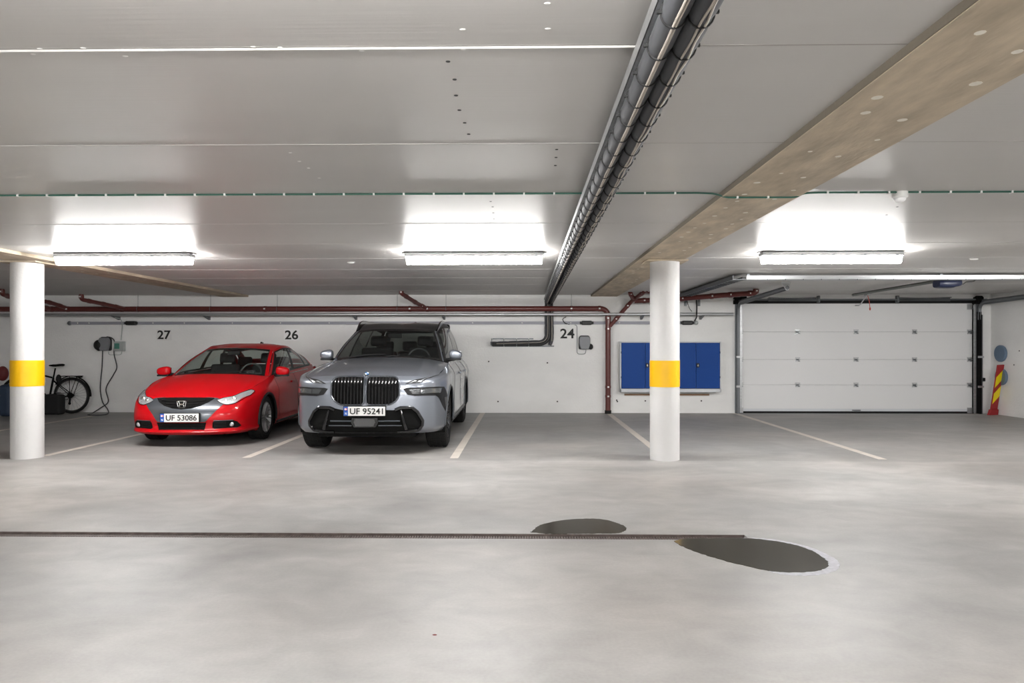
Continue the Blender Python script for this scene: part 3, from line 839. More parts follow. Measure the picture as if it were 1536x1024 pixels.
# ---- materials with structure of their own
def concrete_floor():
    m = bpy.data.materials.new('polished_concrete'); m.use_nodes = True
    nt = m.node_tree; b = nt.nodes['Principled BSDF']; L = nt.links.new
    tc = nt.nodes.new('ShaderNodeTexCoord')
    def noise(scale, detail=5, dist=0.0):
        mp = nt.nodes.new('ShaderNodeMapping'); mp.inputs['Scale'].default_value = scale
        nz = nt.nodes.new('ShaderNodeTexNoise'); nz.inputs['Scale'].default_value = 1; nz.inputs['Detail'].default_value = detail
        nz.inputs['Distortion'].default_value = dist
        L(tc.outputs['Object'], mp.inputs[0]); L(mp.outputs[0], nz.inputs['Vector']); return nz.outputs['Fac']
    def mr(s, a, c, lo, hi):
        r = nt.nodes.new('ShaderNodeMapRange'); r.inputs['From Min'].default_value = a; r.inputs['From Max'].default_value = c
        r.inputs['To Min'].default_value = lo; r.inputs['To Max'].default_value = hi; L(s, r.inputs['Value']); return r.outputs[0]
    def mul(a, c):
        n = nt.nodes.new('ShaderNodeMath'); n.operation = 'MULTIPLY'; L(a, n.inputs[0]); L(c, n.inputs[1]); return n.outputs[0]
    big = mr(noise((.35, .5, 1), 4, 1.2), .3, .7, .80, 1.14)
    med = mr(noise((1.3, 1.9, 1), 9, 1.2), .3, .72, .86, 1.11)
    streak = mr(noise((.9, 5, 1), 6, .6), .3, .7, .97, 1.03)
    fine = mr(noise((60, 60, 1), 3), .3, .7, .96, 1.04)
    blot = mr(noise((3.2, 4.0, 1), 10, 1.0), .3, .7, .93, 1.07)
    f = mul(mul(big, med), mul(mul(streak, fine), blot))
    # floor colour steps darker in the bays, behind the line of the columns
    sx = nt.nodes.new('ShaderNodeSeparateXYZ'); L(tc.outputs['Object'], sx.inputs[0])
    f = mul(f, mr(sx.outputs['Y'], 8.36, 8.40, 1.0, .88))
    tint = mr(noise((.25, .4, 1), 3), .35, .65, 0, 1)
    mixc = nt.nodes.new('ShaderNodeMix'); mixc.data_type = 'RGBA'
    mixc.inputs['A'].default_value = (.372, .370, .362, 1); mixc.inputs['B'].default_value = (.378, .358, .339, 1)
    L(tint, mixc.inputs['Factor'])
    sc = nt.nodes.new('ShaderNodeVectorMath'); sc.operation = 'SCALE'; L(mixc.outputs['Result'], sc.inputs[0]); L(f, sc.inputs['Scale'])
    L(sc.outputs[0], b.inputs['Base Color'])
    L(mr(med, .8, 1.1, .40, .52), b.inputs['Roughness'])
    b.inputs['Specular IOR Level'].default_value = .285
    bp = nt.nodes.new('ShaderNodeBump'); bp.inputs['Strength'].default_value = .12; bp.inputs['Distance'].default_value = .004
    L(noise((90, 90, 1), 3), bp.inputs['Height']); L(bp.outputs[0], b.inputs['Normal'])
    return m
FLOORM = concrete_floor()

def slab_paint():
    m = bpy.data.materials.new('ceiling_paint'); m.use_nodes = True
    nt = m.node_tree; b = nt.nodes['Principled BSDF']; L = nt.links.new
    tc = nt.nodes.new('ShaderNodeTexCoord')
    mp = nt.nodes.new('ShaderNodeMapping'); mp.inputs['Scale'].default_value = (.5, 1.1, 1)
    nz = nt.nodes.new('ShaderNodeTexNoise'); nz.inputs['Scale'].default_value = 1; nz.inputs['Detail'].default_value = 5
    L(tc.outputs['Object'], mp.inputs[0]); L(mp.outputs[0], nz.inputs['Vector'])
    r = nt.nodes.new('ShaderNodeMapRange'); r.inputs['From Min'].default_value = .3; r.inputs['From Max'].default_value = .7; r.inputs['To Min'].default_value = .96; r.inputs['To Max'].default_value = 1.04
    L(nz.outputs['Fac'], r.inputs['Value'])
    sc = nt.nodes.new('ShaderNodeVectorMath'); sc.operation = 'SCALE'; sc.inputs[0].default_value = (.555, .54, .52)
    L(r.outputs[0], sc.inputs['Scale']); L(sc.outputs[0], b.inputs['Base Color'])
    b.inputs['Roughness'].default_value = .38; b.inputs['Specular IOR Level'].default_value = .28
    mp2 = nt.nodes.new('ShaderNodeMapping'); mp2.inputs['Scale'].default_value = (1.5, 70, 1)
    n2 = nt.nodes.new('ShaderNodeTexNoise'); n2.inputs['Scale'].default_value = 1; n2.inputs['Detail'].default_value = 2
    L(tc.outputs['Object'], mp2.inputs[0]); L(mp2.outputs[0], n2.inputs['Vector'])
    bp = nt.nodes.new('ShaderNodeBump'); bp.inputs['Strength'].default_value = .35; bp.inputs['Distance'].default_value = .002
    L(n2.outputs['Fac'], bp.inputs['Height']); L(bp.outputs[0], b.inputs['Normal'])
    return m
CEILM = slab_paint()
mat('caulk', (.75, .74, .72), .5)
mat('joint_dark', (.36, .34, .32), .8)
mat('hole', (.05, .05, .05), .9)
mat('wall_paint', (.87, .865, .85), .8, bump=((35, 35, 35), .35, .01), var=((.8, .8, 1.4), .07))
mat('column_paint', (.66, .655, .65), .6, bump=((25, 25, 18), .3, .006), var=((5, 5, 3), .03))
mat('band_yellow', (.90, .50, .0), .45, var=((4, 4, 4), .04))
mat('beam_concrete', (.52, .435, .325), .85, bump=((40, 12, 20), .5, .006), var=((9, 3, 4), .22))
mat('beam_edge', (.17, .145, .11), .9, bump=((40, 40, 20), .4, .004))
mat('patch_filler', (.80, .76, .68), .8)
mat('line_paint', (.62, .57, .51), .6, var=((6, 6, 6), .08))
mat('pipe_red', (.115, .022, .018), .42, coat=.2)
mat('galv', (.52, .53, .54), .38, .85, var=((3, 30, 30), .12))
mat('galv_dark', (.16, .17, .18), .45, .6)
mat('rail_grey', (.32, .32, .36), .5)
mat('foam', (.060, .062, .068), .65)
mat('cable_beige', (.50, .45, .39), .5)
mat('cable_black', (.01, .01, .01), .5)
mat('cable_green', (.03, .11, .08), .5)
mat('grate', (.105, .08, .072), .6, .3, var=((20, 20, 20), .3))
mat('wet', (.055, .050, .038), .15, spec=.5)
mat('salt', (.50, .50, .54), .7, var=((40, 40, 40), .15))
mat('door_white', (.79, .79, .79), .5, bump=((3, 3, 260), .12, .002))
mat('cabinet_blue', (.005, .055, .27), .5, spec=.2)
mat('cabinet_grey', (.66, .68, .70), .45)
mat('wood_strip', (.24, .14, .075), .7)
mat('housing', (.27, .27, .275), .5)
mat('lens_glow', (.9, .9, .9), .4, emit=((1.0, .99, .975), 33.0))
mat('lens_end', (.85, .85, .85), .4, emit=((1.0, .99, .975), 2.0))
mat('lens_glow_bottom', (.9, .9, .9), .4, emit=((1.0, .99, .975), 19.0))
mat('plastic_white', (.75, .75, .73), .5)
mat('charger_grey', (.22, .225, .24), .45)
mat('box_grey', (.42, .44, .43), .5)
mat('box_green', (.08, .25, .2), .3)
mat('opener_blue', (.01, .016, .05), .35)
mat('plug_blue', (.13, .19, .27), .6, bump=((30, 30, 30), .5, .01))
mat('marker_red', (.33, .012, .015), .5)
mat('marker_yellow', (.85, .70, .0), .45)
mat('sign_sheet', (.97, .97, .97), .35)
mat('cord_red', (.5, .05, .03), .5)
mat('bag', (.008, .008, .009), .8)
mat('yellow_patch', (.5, .42, .05), .5)
mat('muted_red', (.15, .02, .02), .6)
mat('muted_blue', (.03, .05, .09), .6)

# ---- floor with the slot of the drain channel
DX1 = PZ(1119, 804).x; DY0, DY1 = 4.95, 5.09
mb = MB()
def fl(x0, y0, x1, y1): mb.bb((x0, y0, -.2), (x1, y1, 0))
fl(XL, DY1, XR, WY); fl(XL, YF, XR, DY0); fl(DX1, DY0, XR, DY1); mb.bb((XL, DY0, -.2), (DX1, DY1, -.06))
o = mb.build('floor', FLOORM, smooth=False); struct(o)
# ---- ceiling slabs, caulk lines, dimples
mb = MB(); mb.bb((XL, YF, CZ), (XR, WY, CZ + .2))
joints = [2.54 + 1.2 * k for k in range(-7, 10)]
for k, y in enumerate(joints):
    mb.cur = 1
    if abs(y - 2.54) < .01:
        mb.tube([(XL, y, CZ + .002), (.40, y, CZ + .002)], .0075, 6); mb.cur = 2; mb.bb((XL, y - .016, CZ - .0006), (.4, y - .008, CZ + .01)); mb.bb((.40, y - .004, CZ - .0006), (XR, y + .004, CZ + .01))
    else:
        mb.tube([(XL, y, CZ + .003), (.5 if 2 < y < 7 else XR, y, CZ + .003)], .0046, 6)
        mb.cur = 2; mb.bb((XL, y + .006, CZ - .0006), (XR, y + .010, CZ + .01))
mb.cur = 3
for px, py in [(672, 92), (682, 119), (684, 143), (689, 165), (697, 184), (703, 201), (736, 302), (739, 310), (740, 319), (741, 328), (835, 224), (834, 236), (833, 248), (1330, 322), (1346, 310), (1308, 343)]:
    p = PZ(px, py, CZ); mb.cyl((p.x, p.y, CZ - .0015), (p.x, p.y, CZ + .01), .009, 10)
mb.cur = 1
for px, py in [(821, 5), (822, 43), (436, 229), (449, 242), (463, 252), (479, 267), (694, 44), (695, 74), (543, 76), (60, 73), (125, 72), (185, 74), (50, 81), (188, 84), (380, 70), (420, 71)]:
    p = PZ(px, py, CZ); mb.sphere((p.x, p.y, CZ), .007, 8, 6, (1.6, 1, .4))
struct(mb.build('ceiling', [CEILM, MATS['caulk'], MATS['joint_dark'], MATS['hole']], smooth=False))
# ---- walls
DLX, DRX = W(1106, 600).x, W(1466, 600).x       # door opening
DTZ = 2.26
mb = MB(); WT = .3
mb.bb((XL, WY, -.2), (DLX, WY + WT, CZ + .2)); mb.bb((DRX, WY, -.2), (XR + .3, WY + WT, CZ + .2)); mb.bb((DLX, WY, DTZ + .05), (DRX, WY + WT, CZ + .2))
mb.cur = 1
for px, py in [(733, 542), (821, 544), (747, 602), (836, 602), (926, 602), (968, 601), (925, 600), (1052, 601), (735, 484)]:
    p = W(px, py); mb.cyl((p.x, WY - .003, p.z), (p.x, WY + .01, p.z), .016, 10)
struct(mb.build('wall_back', [MATS['wall_paint'], MATS['hole']], smooth=False))
for nm, lo, hi in (('wall_left', (XL - .3, YF, -.2), (XL, WY + .3, CZ + .2)), ('wall_front', (XL, YF - .3, -.2), (XR, YF, CZ + .2)), ('wall_right', (XR, YF, -.2), (XR + .3, WY, CZ + .2))):
    mb = MB(); mb.bb(lo, hi)
    if nm == 'wall_right':
        mb.cur = 1
        for px, py in [(1529, 526), (1521, 547)]:
            p = PX(px, py, XR); mb.cyl((XR - .003, p.y, p.z), (XR + .01, p.y, p.z), .014, 10)
    struct(mb.build(nm, [MATS['wall_paint'], MATS['hole']], smooth=False))
# ---- beams
for i, (x0, x1) in enumerate(((-6.21, -5.69), (1.37, 1.90))):
    mb = MB(); mb.cur = 0; mb.bb((x0, YF, BZ), (x1, WY, CZ + .01))
    mb.cur = 1; mb.bb((x0 - .004, YF, BZ + .004), (x0 + .004, WY, CZ)) if i == 1 else None
    rnd = random.Random(3); mb.cur = 2
    y = .5
    while y < 12:
        for dx in (.13, .38):
            if rnd.random() < .8:
                cx, cy, r = x0 + dx + rnd.uniform(-.04, .04), y + rnd.uniform(-.06, .06) + (.12 if dx > .2 else 0), rnd.uniform(.012, .024)
                mb.cyl((cx, cy, BZ - .0008), (cx, cy, BZ + .005), r, 9)
        y += .27
    o = mb.build('trim_%d' % (i + 1), [MATS['beam_concrete'], MATS['beam_edge'], MATS['patch_filler']], smooth=False); struct(o)

# ---- columns
def column(x, y, label):
    t = thing('concrete_column', label, 'column', (x, y, 0), 0, 'round columns')
    mb = MB(); r = .175
    mb.lathe([(0, 0), (0, r), (1.5, r), (BZ - .022, r), (BZ - .022, 0)], (x, y, 0), 'z', 64); mb.build('shaft', MATS['column_paint'], t, angle=50)
    mb = MB(); mb.lathe([(.872, r + .0005), (.872, r + .0035), (1.185, r + .0035), (1.185, r + .0005)], (x, y, 0), 'z', 64); mb.build('painted_band', MATS['band_yellow'], t, angle=50)
    mb = MB(); mb.bb((x - .24, y - .20, BZ - .022), (x + .24, y + .20, BZ - .006)); mb.build('bearing_plate', MATS['beam_concrete'], t, smooth=False)
    mb = MB(); mb.bb((x - .20, y - .17, BZ - .006), (x + .20, y + .17, BZ)); mb.build('bearing_pad', MATS['beam_edge'], t, smooth=False)
pr = PY(997, 600, 8.52); pl_ = PY(41, 600, 8.52)
column(pr.x, pr.y, 'white round concrete column with a yellow band, standing in front of the blue cabinets')
column(pl_.x, pl_.y, 'white round concrete column with a yellow band, standing in front of the bicycle')

# ---- parking lines
def pline(x, y0, y1, label, w=.1):
    mb = MB(); mb.bb((x - w / 2, y0, -.001), (x + w / 2, y1, .0018))
    o = mb.build('parking_line', MATS['line_paint'], smooth=False, origin=(x, (y0 + y1) / 2, 0)); tag(o, label, 'painted line', 'white bay lines painted on the floor')
y_end = PZ(681, 687).y
for (px, py, lab, y0) in ((681.3, 686.5, 'off-white painted bay line right of the silver car', y_end),
                      (998.6, 686.5, 'off-white painted bay line running from the column to the red downpipe', y_end + .12),
                      (1314, 685.5, 'off-white painted bay line starting at the left edge of the garage door', y_end),
                      (370.6, 685.7, 'off-white painted bay line between the red car and the silver car', y_end),
                      (57.0, 685.7, 'off-white painted bay line left of the red car, ending at the left column', y_end + .1)):
    x = PZ(px, py).x
    pline(x, y0, WY - .02, lab)
pline(PZ(57, 685.7).x - 2.52, y_end, WY - .6, 'dim off-white bay line below the bicycle, left of the left column', .08)

# ---- drain channel
t = thing('drain_channel', 'long rusty brown slot drain crossing the floor in front of the bays', 'drain', (DX1 - 2, 5.02, -.06))
mb = MB(); mb.bb((XL, DY0, -.06), (DX1, DY0 + .006, -.002)); mb.bb((XL, DY1 - .006, -.06), (DX1, DY1, -.002)); mb.bb((XL, DY0, -.06), (DX1, DY1, -.05)); mb.build('channel_frame', MATS['grate'], t, smooth=False)
x = DX1 - .02; seg = 0
while x > -7.5:
    w = (.26, .36, .58, .9)[min(seg, 3)]
    mb = MB(); y0, y1 = DY0 + .008, DY1 - .008
    mb.bb((x - w + .006, y0, -.03), (x, y0 + .012, -.014)); mb.bb((x - w + .006, y1 - .012, -.03), (x, y1, -.014))
    mb.bb((x - w + .006, (y0 + y1) / 2 - .006, -.03), (x, (y0 + y1) / 2 + .006, -.014))
    n = max(2, int(w / .019))
    for k in range(n + 1):
        xx = x - w + .01 + (w - .02) * k / n; mb.bb((xx - .006, y0, -.028), (xx + .006, y1, -.015))
    mb.build('grate', MATS['grate'], t, smooth=False); x -= w; seg += 1

# ---- puddles
def blob(px_pts, z=.0015, n=120, jit=.012, seed=1):
    P = [PZ(px, py) for px, py in px_pts]; P.append(P[0])
    Q = spline(P, n)[:-1]; r = random.Random(seed)
    return [(q[0] + r.uniform(-jit, jit), q[1] + r.uniform(-jit, jit)) for q in Q]
mb = MB(); ps = blob([(796, 798), (812, 787), (850, 779.5), (900, 778.5), (930, 786), (940, 793), (928, 799.3), (900, 800), (860, 800.3), (820, 800.3)], jit=.005)
mb.prism(ps, -.001, .002, 'xy'); o = mb.build('puddle', MATS['wet'], smooth=False, origin=(*ps[0], 0)); tag(o, 'dark oval puddle on the far side of the slot drain', 'puddle')
main = [(1010, 812), (1026, 808.2), (1070, 807.5), (1119, 807.5), (1150, 810), (1190, 817), (1220, 827), (1238, 839), (1243, 848), (1230, 855), (1200, 858.5), (1170, 858), (1120, 849), (1070, 836), (1030, 822)]
rim = [(1100, 807.6), (1125, 806.5), (1160, 809), (1205, 818), (1240, 831), (1258, 843), (1256, 854), (1235, 861), (1195, 863), (1160, 859), (1150, 850), (1200, 845), (1180, 820), (1140, 812)]
t = thing('puddle', 'larger dark puddle with a pale dried rim at the right end of the slot drain', 'puddle', PZ(1130, 830))
ps = blob(main, jit=.006, seed=2); mb = MB(); mb.prism(ps, -.001, .003, 'xy'); mb.build('water', MATS['wet'], t, smooth=False)
ps = blob(rim, jit=.004, seed=3); mb = MB(); mb.prism(ps, -.001, .0015, 'xy'); mb.build('dried_rim', MATS['salt'], t, smooth=False)
for (px, py, r, lab) in ((949, 576 + 376, .02, 'x'),): pass
mb = MB(); p = PZ(652, 952); mb.sphere(p, .008, 8, 6, (1.4, .7, .5)); tag(mb.build('pebble', MATS['muted_red'], origin=p), 'tiny reddish speck of grit lying on the near floor', 'grit')

# ---- lamps
def lamp(x, y, label, group=None):
    t = thing('strip_lamp', label, 'lamp', (x, y, CZ), 0, 'ceiling strip lamps')
    L_ = 1.56
    mb = MB()
    mb.prism([(y - .066, CZ - .008), (y + .066, CZ - .008), (y + .076, CZ - .030), (y + .076, CZ - .054), (y - .076, CZ - .054), (y - .076, CZ - .030)], x - L_ / 2, x + L_ / 2, 'yz')
    for sx in (-1, 1): mb.bb((x + sx * .68 - .03, y - .03, CZ - .014), (x + sx * .68 + .03, y + .03, CZ + .002)); mb.bb((x + sx * .79 - .03, y - .03, CZ - .02), (x + sx * .79 + .03, y + .03, CZ - .01))
    mb.build('housing', MATS['housing'], t, smooth=False, bevel=.004)
    mb = MB()
    a, b = L_ / 2 - .005, L_ / 2 - .05
    prof = [(.064, -.052), (.063, -.08), (.054, -.118), (.038, -.134), (.0, -.138), (-.038, -.134), (-.054, -.118), (-.063, -.08), (-.064, -.052)]
    G = []
    for (xx, s) in ((-a, 1.0), (-a + .012, 1.0), (-b, 1), (b, 1), (a - .012, 1.0), (a, 1.0)):
        G.append([(x + xx, y + u * s, CZ + v) for u, v in prof])
    # ends taper inward towards the bottom
    for gi, sg in ((0, 1), (-1, -1)): G[gi] = [(px + sg * .05 * min(1, (-(pz - CZ) - .052) / .08), py, pz) for (px, py, pz) in G[gi]]
    mb.grid(G); n = len(prof)
    for fi, f in enumerate(mb.f):
        if f[0] % n in (2, 3, 4, 5): mb.mi[fi] = 1
    mb.cur = 2; mb.add(G[0], [tuple(range(n))]); mb.add(G[-1], [tuple(range(n))])
    mb.build('diffuser', [MATS['lens_glow'], MATS['lens_glow_bottom'], MATS['lens_end']], t, angle=40)
    for k in range(5):
        xx = x - .7 + .35 * k
        for sy in (-1, 1):
            mb = MB(); mb.bb((xx - .012, y + sy * .078 - .003, CZ - .058), (xx + .012, y + sy * .078 + .003, CZ - .038)); mb.build('clip', MATS['galv_dark'], t, smooth=False)
LX = [PY(187, 388, 8.0).x, PY(711.5, 385, 8.0).x, PY(1246, 382, 8.0).x]
lamp(LX[0], 8.0, 'lit strip lamp under the ceiling beside the left column')
lamp(LX[1], 8.0, 'lit strip lamp under the ceiling above the silver car')
lamp(LX[2], 8.0, 'lit strip lamp under the ceiling in front of the garage door')
lamp(LX[2] + 3.96, 8.0, 'lit strip lamp under the ceiling by the right wall, just outside the picture')
for y in (1.2, -4.6):
    for k in range(3): lamp(LX[k], y, 'lit strip lamp on the near part of the ceiling, above and behind the viewer', 'x')

# ---- bay numbers
def number(txt, px, py, w, h, sheet, label):
    c = W(px, py); t = thing('bay_number_sign', label, 'sign', (c.x, WY, c.z))
    V, Fc = text_mesh(txt, w, h, .004, .02)
    d = .007 if sheet else .002
    if sheet:
        mb = MB(); mb.bb((c.x - w * .58, WY - .005, c.z - h * .62), (c.x + w * .58, WY, c.z + h * .62)); mb.build('sheet', sheet, t, smooth=False)
    V = V + np.array([c.x, WY - d, c.z]); mb = MB(); mb.add(V, Fc); mb.build('digits', MATS['ink'], t, smooth=False)
number('27', 246.3, 502, .275, .185, mat('sheet_dull', (.82, .815, .80), .5), 'number 27 in black digits on the wall behind the red car')
number('26', 437.5, 502, .275, .19, MATS['sign_sheet'], 'number 26 in black digits on a shiny white square, between the two cars')
number('24', 851, 500, .29, .20, None, 'number 24 in black digits on the bare wall right of the black cables')

# ---- main drain pipe
def band(mb, p, axis, r, w=.03):
    p = Vector(p); a = Vector({'x': (1, 0, 0), 'z': (0, 0, 1)}.get(axis, axis)) if isinstance(axis, str) else Vector(axis).normalized()
    mb.cyl(p - a * w / 2, p + a * w / 2, r, 16)
PR = .054; off = .16
t = thing('drain_pipe', 'dark red waste pipe along the top of the back wall, turning down to the floor', 'pipe', (W(912, 618).x, WY - off, 0))
zc = W(600, 463, off).z; xv = W(912, 540, off).x
mb = MB(); mb.tube(bend([(XL + .02, WY - off, zc), (xv, WY - off, zc), (xv, WY - off, .0)], .17, 8), PR, 20); mb.build('pipe', MATS['pipe_red'], t)
for (px, py, ax) in [(22, 463, 'x'), (78, 463, 'x'), (102, 463, 'x'), (183, 463, 'x'), (398, 463, 'x'), (615, 463, 'x'), (641, 463, 'x'), (857, 463, 'x'), (899, 463, 'x'), (912, 477, 'z'), (912, 493, 'z'), (912, 580, 'z'), (912, 594, 'z')]:
    p = W(px, py, off); mb = MB(); band(mb, (p.x, WY - off, zc) if ax == 'x' else (xv, WY - off, p.z), ax, PR + .005, .05); mb.build('coupling', MATS['pipe_red'], t)
    mb = MB(); q = Vector((p.x, WY - off - PR - .008, zc)) if ax == 'x' else Vector((xv, WY - off - PR - .008, p.z))
    mb.box(q, (.035, .012, .03)); mb.build('clamp_screw', MATS['plastic_white'], t, bevel=.003)
p = W(912, 608, off); mb = MB(); mb.cyl((xv, WY - off, .0), (xv, WY - off, .07), PR + .012, 20); mb.build('foot_collar', MATS['rubber'], t)
for px, in ((207,), (316,), (416,), (596,), (669,), (857,)):
    x = W(px, 450, off).x; mb = MB(); mb.cyl((x, WY - off, zc), (x, WY - off, CZ), .004, 6); mb.tube([(x, WY - off - (PR + .004) * math.cos(a), zc + (PR + .004) * math.sin(a)) for a in [2 * PI * k / 20 for k in range(20)]], .005, 6, closed=True)
    mb.build('hanger', MATS['galv_dark'], t)
def branch(pts_px, yoffs, label, r=.04, group='pipe branches'):
    pts = [PY(px, py, WY - o) for (px, py), o in zip(pts_px, yoffs)]
    for p in pts: p.z = min(p.z, CZ)
    t = thing('branch_pipe', label, 'pipe', pts[0]); mb = MB(); q = bend(pts, .07, 6); mb.tube(q, r, 16); mb.build('pipe', MATS['pipe_red'], t)
    for i in range(len(pts) - 1):
        d = (pts[i + 1] - pts[i]); 
        for f in ((.3, .85) if d.length > .5 else (.5,)):
            mb = MB(); c = pts[i] + d * f; u = d.normalized(); mb.cyl(c - u * .03, c + u * .03, r + .006, 16); mb.build('coupling', MATS['pipe_red'], t)
            mb = MB(); mb.box(c + Vector((0, -r - .008, 0)), (.03, .012, .025)); mb.build('clamp_screw', MATS['plastic_white'], t)
ceil = lambda px, py, o: None
branch([(122, 441), (122, 449), (161, 457), (188, 463)], [1.2, 1.2, .6, .16], 'dark red branch pipe dropping from the ceiling just left of wall number 27')
branch([(68, 452), (80, 455), (100, 462)], [.7, .5, .16], 'dark red branch pipe joining the main pipe beside the left column')
branch([(3, 433), (3, 441), (20, 447), (50, 456), (75, 463)], [1.6, 1.6, 1.2, .7, .2], 'dark red branch pipe at the far left behind the left column')
branch([(602, 434), (602, 440), (626, 455), (641, 463)], [1.0, 1.0, .4, .16], 'short dark red branch pipe from the ceiling above the silver car')
branch([(915, 489), (946, 453), (966, 437), (980, 431)], [.16, .30, .75, .9], 'dark red slanting branch pipe rising from the downpipe to the beam')
branch([(945, 437), (947, 444), (951, 448)], [.7, .6, .4], 'small dark red elbow stub under the beam, left one')
branch([(966, 427), (968, 432), (969, 436)], [.95, .9, .8], 'small dark red elbow stub under the beam, right one')
branch([(952, 451), (1000, 449.5), (1080, 443), (1133, 439.5), (1134.5, 432)], [.3, .45, 1.0, 1.4, 1.42], 'dark red pipe crossing behind the right column towards the garage door', r=.05)

# ---- steel pipe, busbar
def xpipe(name, label, cat, x0, x1, py, off, r, m, brackets=(), flat=None):
    z = W(500, py, off).z
    t = thing(name, label, cat, (x0, WY - off, z)); mb = MB()
    if flat: mb.bb((x0, WY - off - flat[0] / 2, z - flat[1] / 2), (x1, WY - off + flat[0] / 2, z + flat[1] / 2))
    else: mb.cyl((x0, WY - off, z), (x1, WY - off, z), r, 16)
    mb.build('pipe' if not flat else 'rail', m, t, angle=40)
    return t, z
t, z = xpipe('sprinkler_pipe', 'galvanised steel pipe running just below the red waste pipe', 'pipe', XL + .01, W(1100, 471, .27).x, 471.5, .27, .03, MATS['galv'])
for px in (171, 308, 531, 665, 964, 1054):
    x = W(px, 474, .2).x; mb = MB(); mb.prism([(WY - .29, z - .03), (WY, z - .03), (WY, z - .10), (WY - .02, z - .10)], x - .02, x + .02, 'yz'); mb.build('bracket', MATS['galv_dark'], t, smooth=False)
t, z = xpipe('busbar_rail', 'grey charging supply rail fixed to the back wall under the steel pipe', 'rail', W(105, 484, .03).x, W(1043, 484, .03).x, 484.3, .03, .02, MATS['rail_grey'], flat=(.06, .058))
mb = MB(); mb.sphere((W(105, 484, .03).x, WY - .04, z), .045, 12, 8); mb.build('end_cap', MATS['galv_dark'], t)
mb = MB(); mb.sphere((W(1044, 481, .03).x, WY - .04, z), .045, 12, 8); mb.build('end_cap', MATS['box_grey'], t)
for px in (117, 134, 230, 277, 349, 421, 494, 637, 709, 783, 856, 929):
    mb = MB(); mb.sphere((W(px, 484, .05).x, WY - .065, z), .014, 8, 6); mb.build('rail_screw', MATS['caulk'], t)
for px in (197, 880, 1031):
    x = W(px, 484, .05).x; mb = MB(); mb.bb((x - .10, WY - .10, z - .042), (x + .10, WY - .0, z + .042)); mb.cyl((x - .14, WY - .05, z), (x + .14, WY - .05, z), .03, 10); mb.build('tap_off_box', MATS['cable_black'], t, bevel=.012)

# ---- insulated cables in the tray
t = thing('cable_tray', 'long galvanised cable tray hung under the ceiling, running back from the viewer', 'cable tray', (.42, 8, 2.30))
def trx(f, y): # tray lateral position, f 0..1
    a = (y - 1.0) / (WY - 1.0); x0 = .372 + (.41 - .372) * a; w = .144 + .05 * a; return x0 + w * f
Y0, Y1 = -3.0, WY - .12
mb = MB()
G = [[(trx(0, y) - .0, y, 2.355), (trx(0, y), y, 2.262)] for y in (Y0, Y1)]
for (xa, xb, za, zb) in ((-.006, -.003, 2.296, 2.342), (-.006, .02, 2.296, 2.299)):
    v = []
    for y in (Y0, Y1):
        x0 = trx(0, y); v += [(x0 + xa, y, za), (x0 + xb, y, za), (x0 + xb, y, zb), (x0 + xa, y, zb)]
    mb.add(v, [(0, 1, 2, 3), (4, 7, 6, 5), (0, 4, 5, 1), (1, 5, 6, 2), (2, 6, 7, 3), (3, 7, 4, 0)])
mb.build('side_rail', MATS['galv'], t, smooth=False)
mb = MB(); v = []
for y in (Y0, Y1): v += [(trx(0, y), y, 2.334), (trx(1, y), y, 2.334), (trx(1, y), y, 2.341), (trx(0, y), y, 2.341)]
mb.add(v, [(0, 1, 2, 3), (4, 7, 6, 5), (0, 4, 5, 1), (1, 5, 6, 2), (2, 6, 7, 3), (3, 7, 4, 0)]); mb.build('tray_base', MATS['galv_dark'], t, smooth=False)
for y in (1.5, 4.2, 7.0, 9.8, 12.6):
    mb = MB(); mb.bb((trx(0, y) + .02, y - .02, 2.341), (trx(1, y) - .02, y + .02, CZ)); mb.build('tray_hanger', MATS['galv_dark'], t, smooth=False)
RP = .0385
zp = 2.258
zt = W(735, 508, .06).z; zb = W(735, 519, .06).z
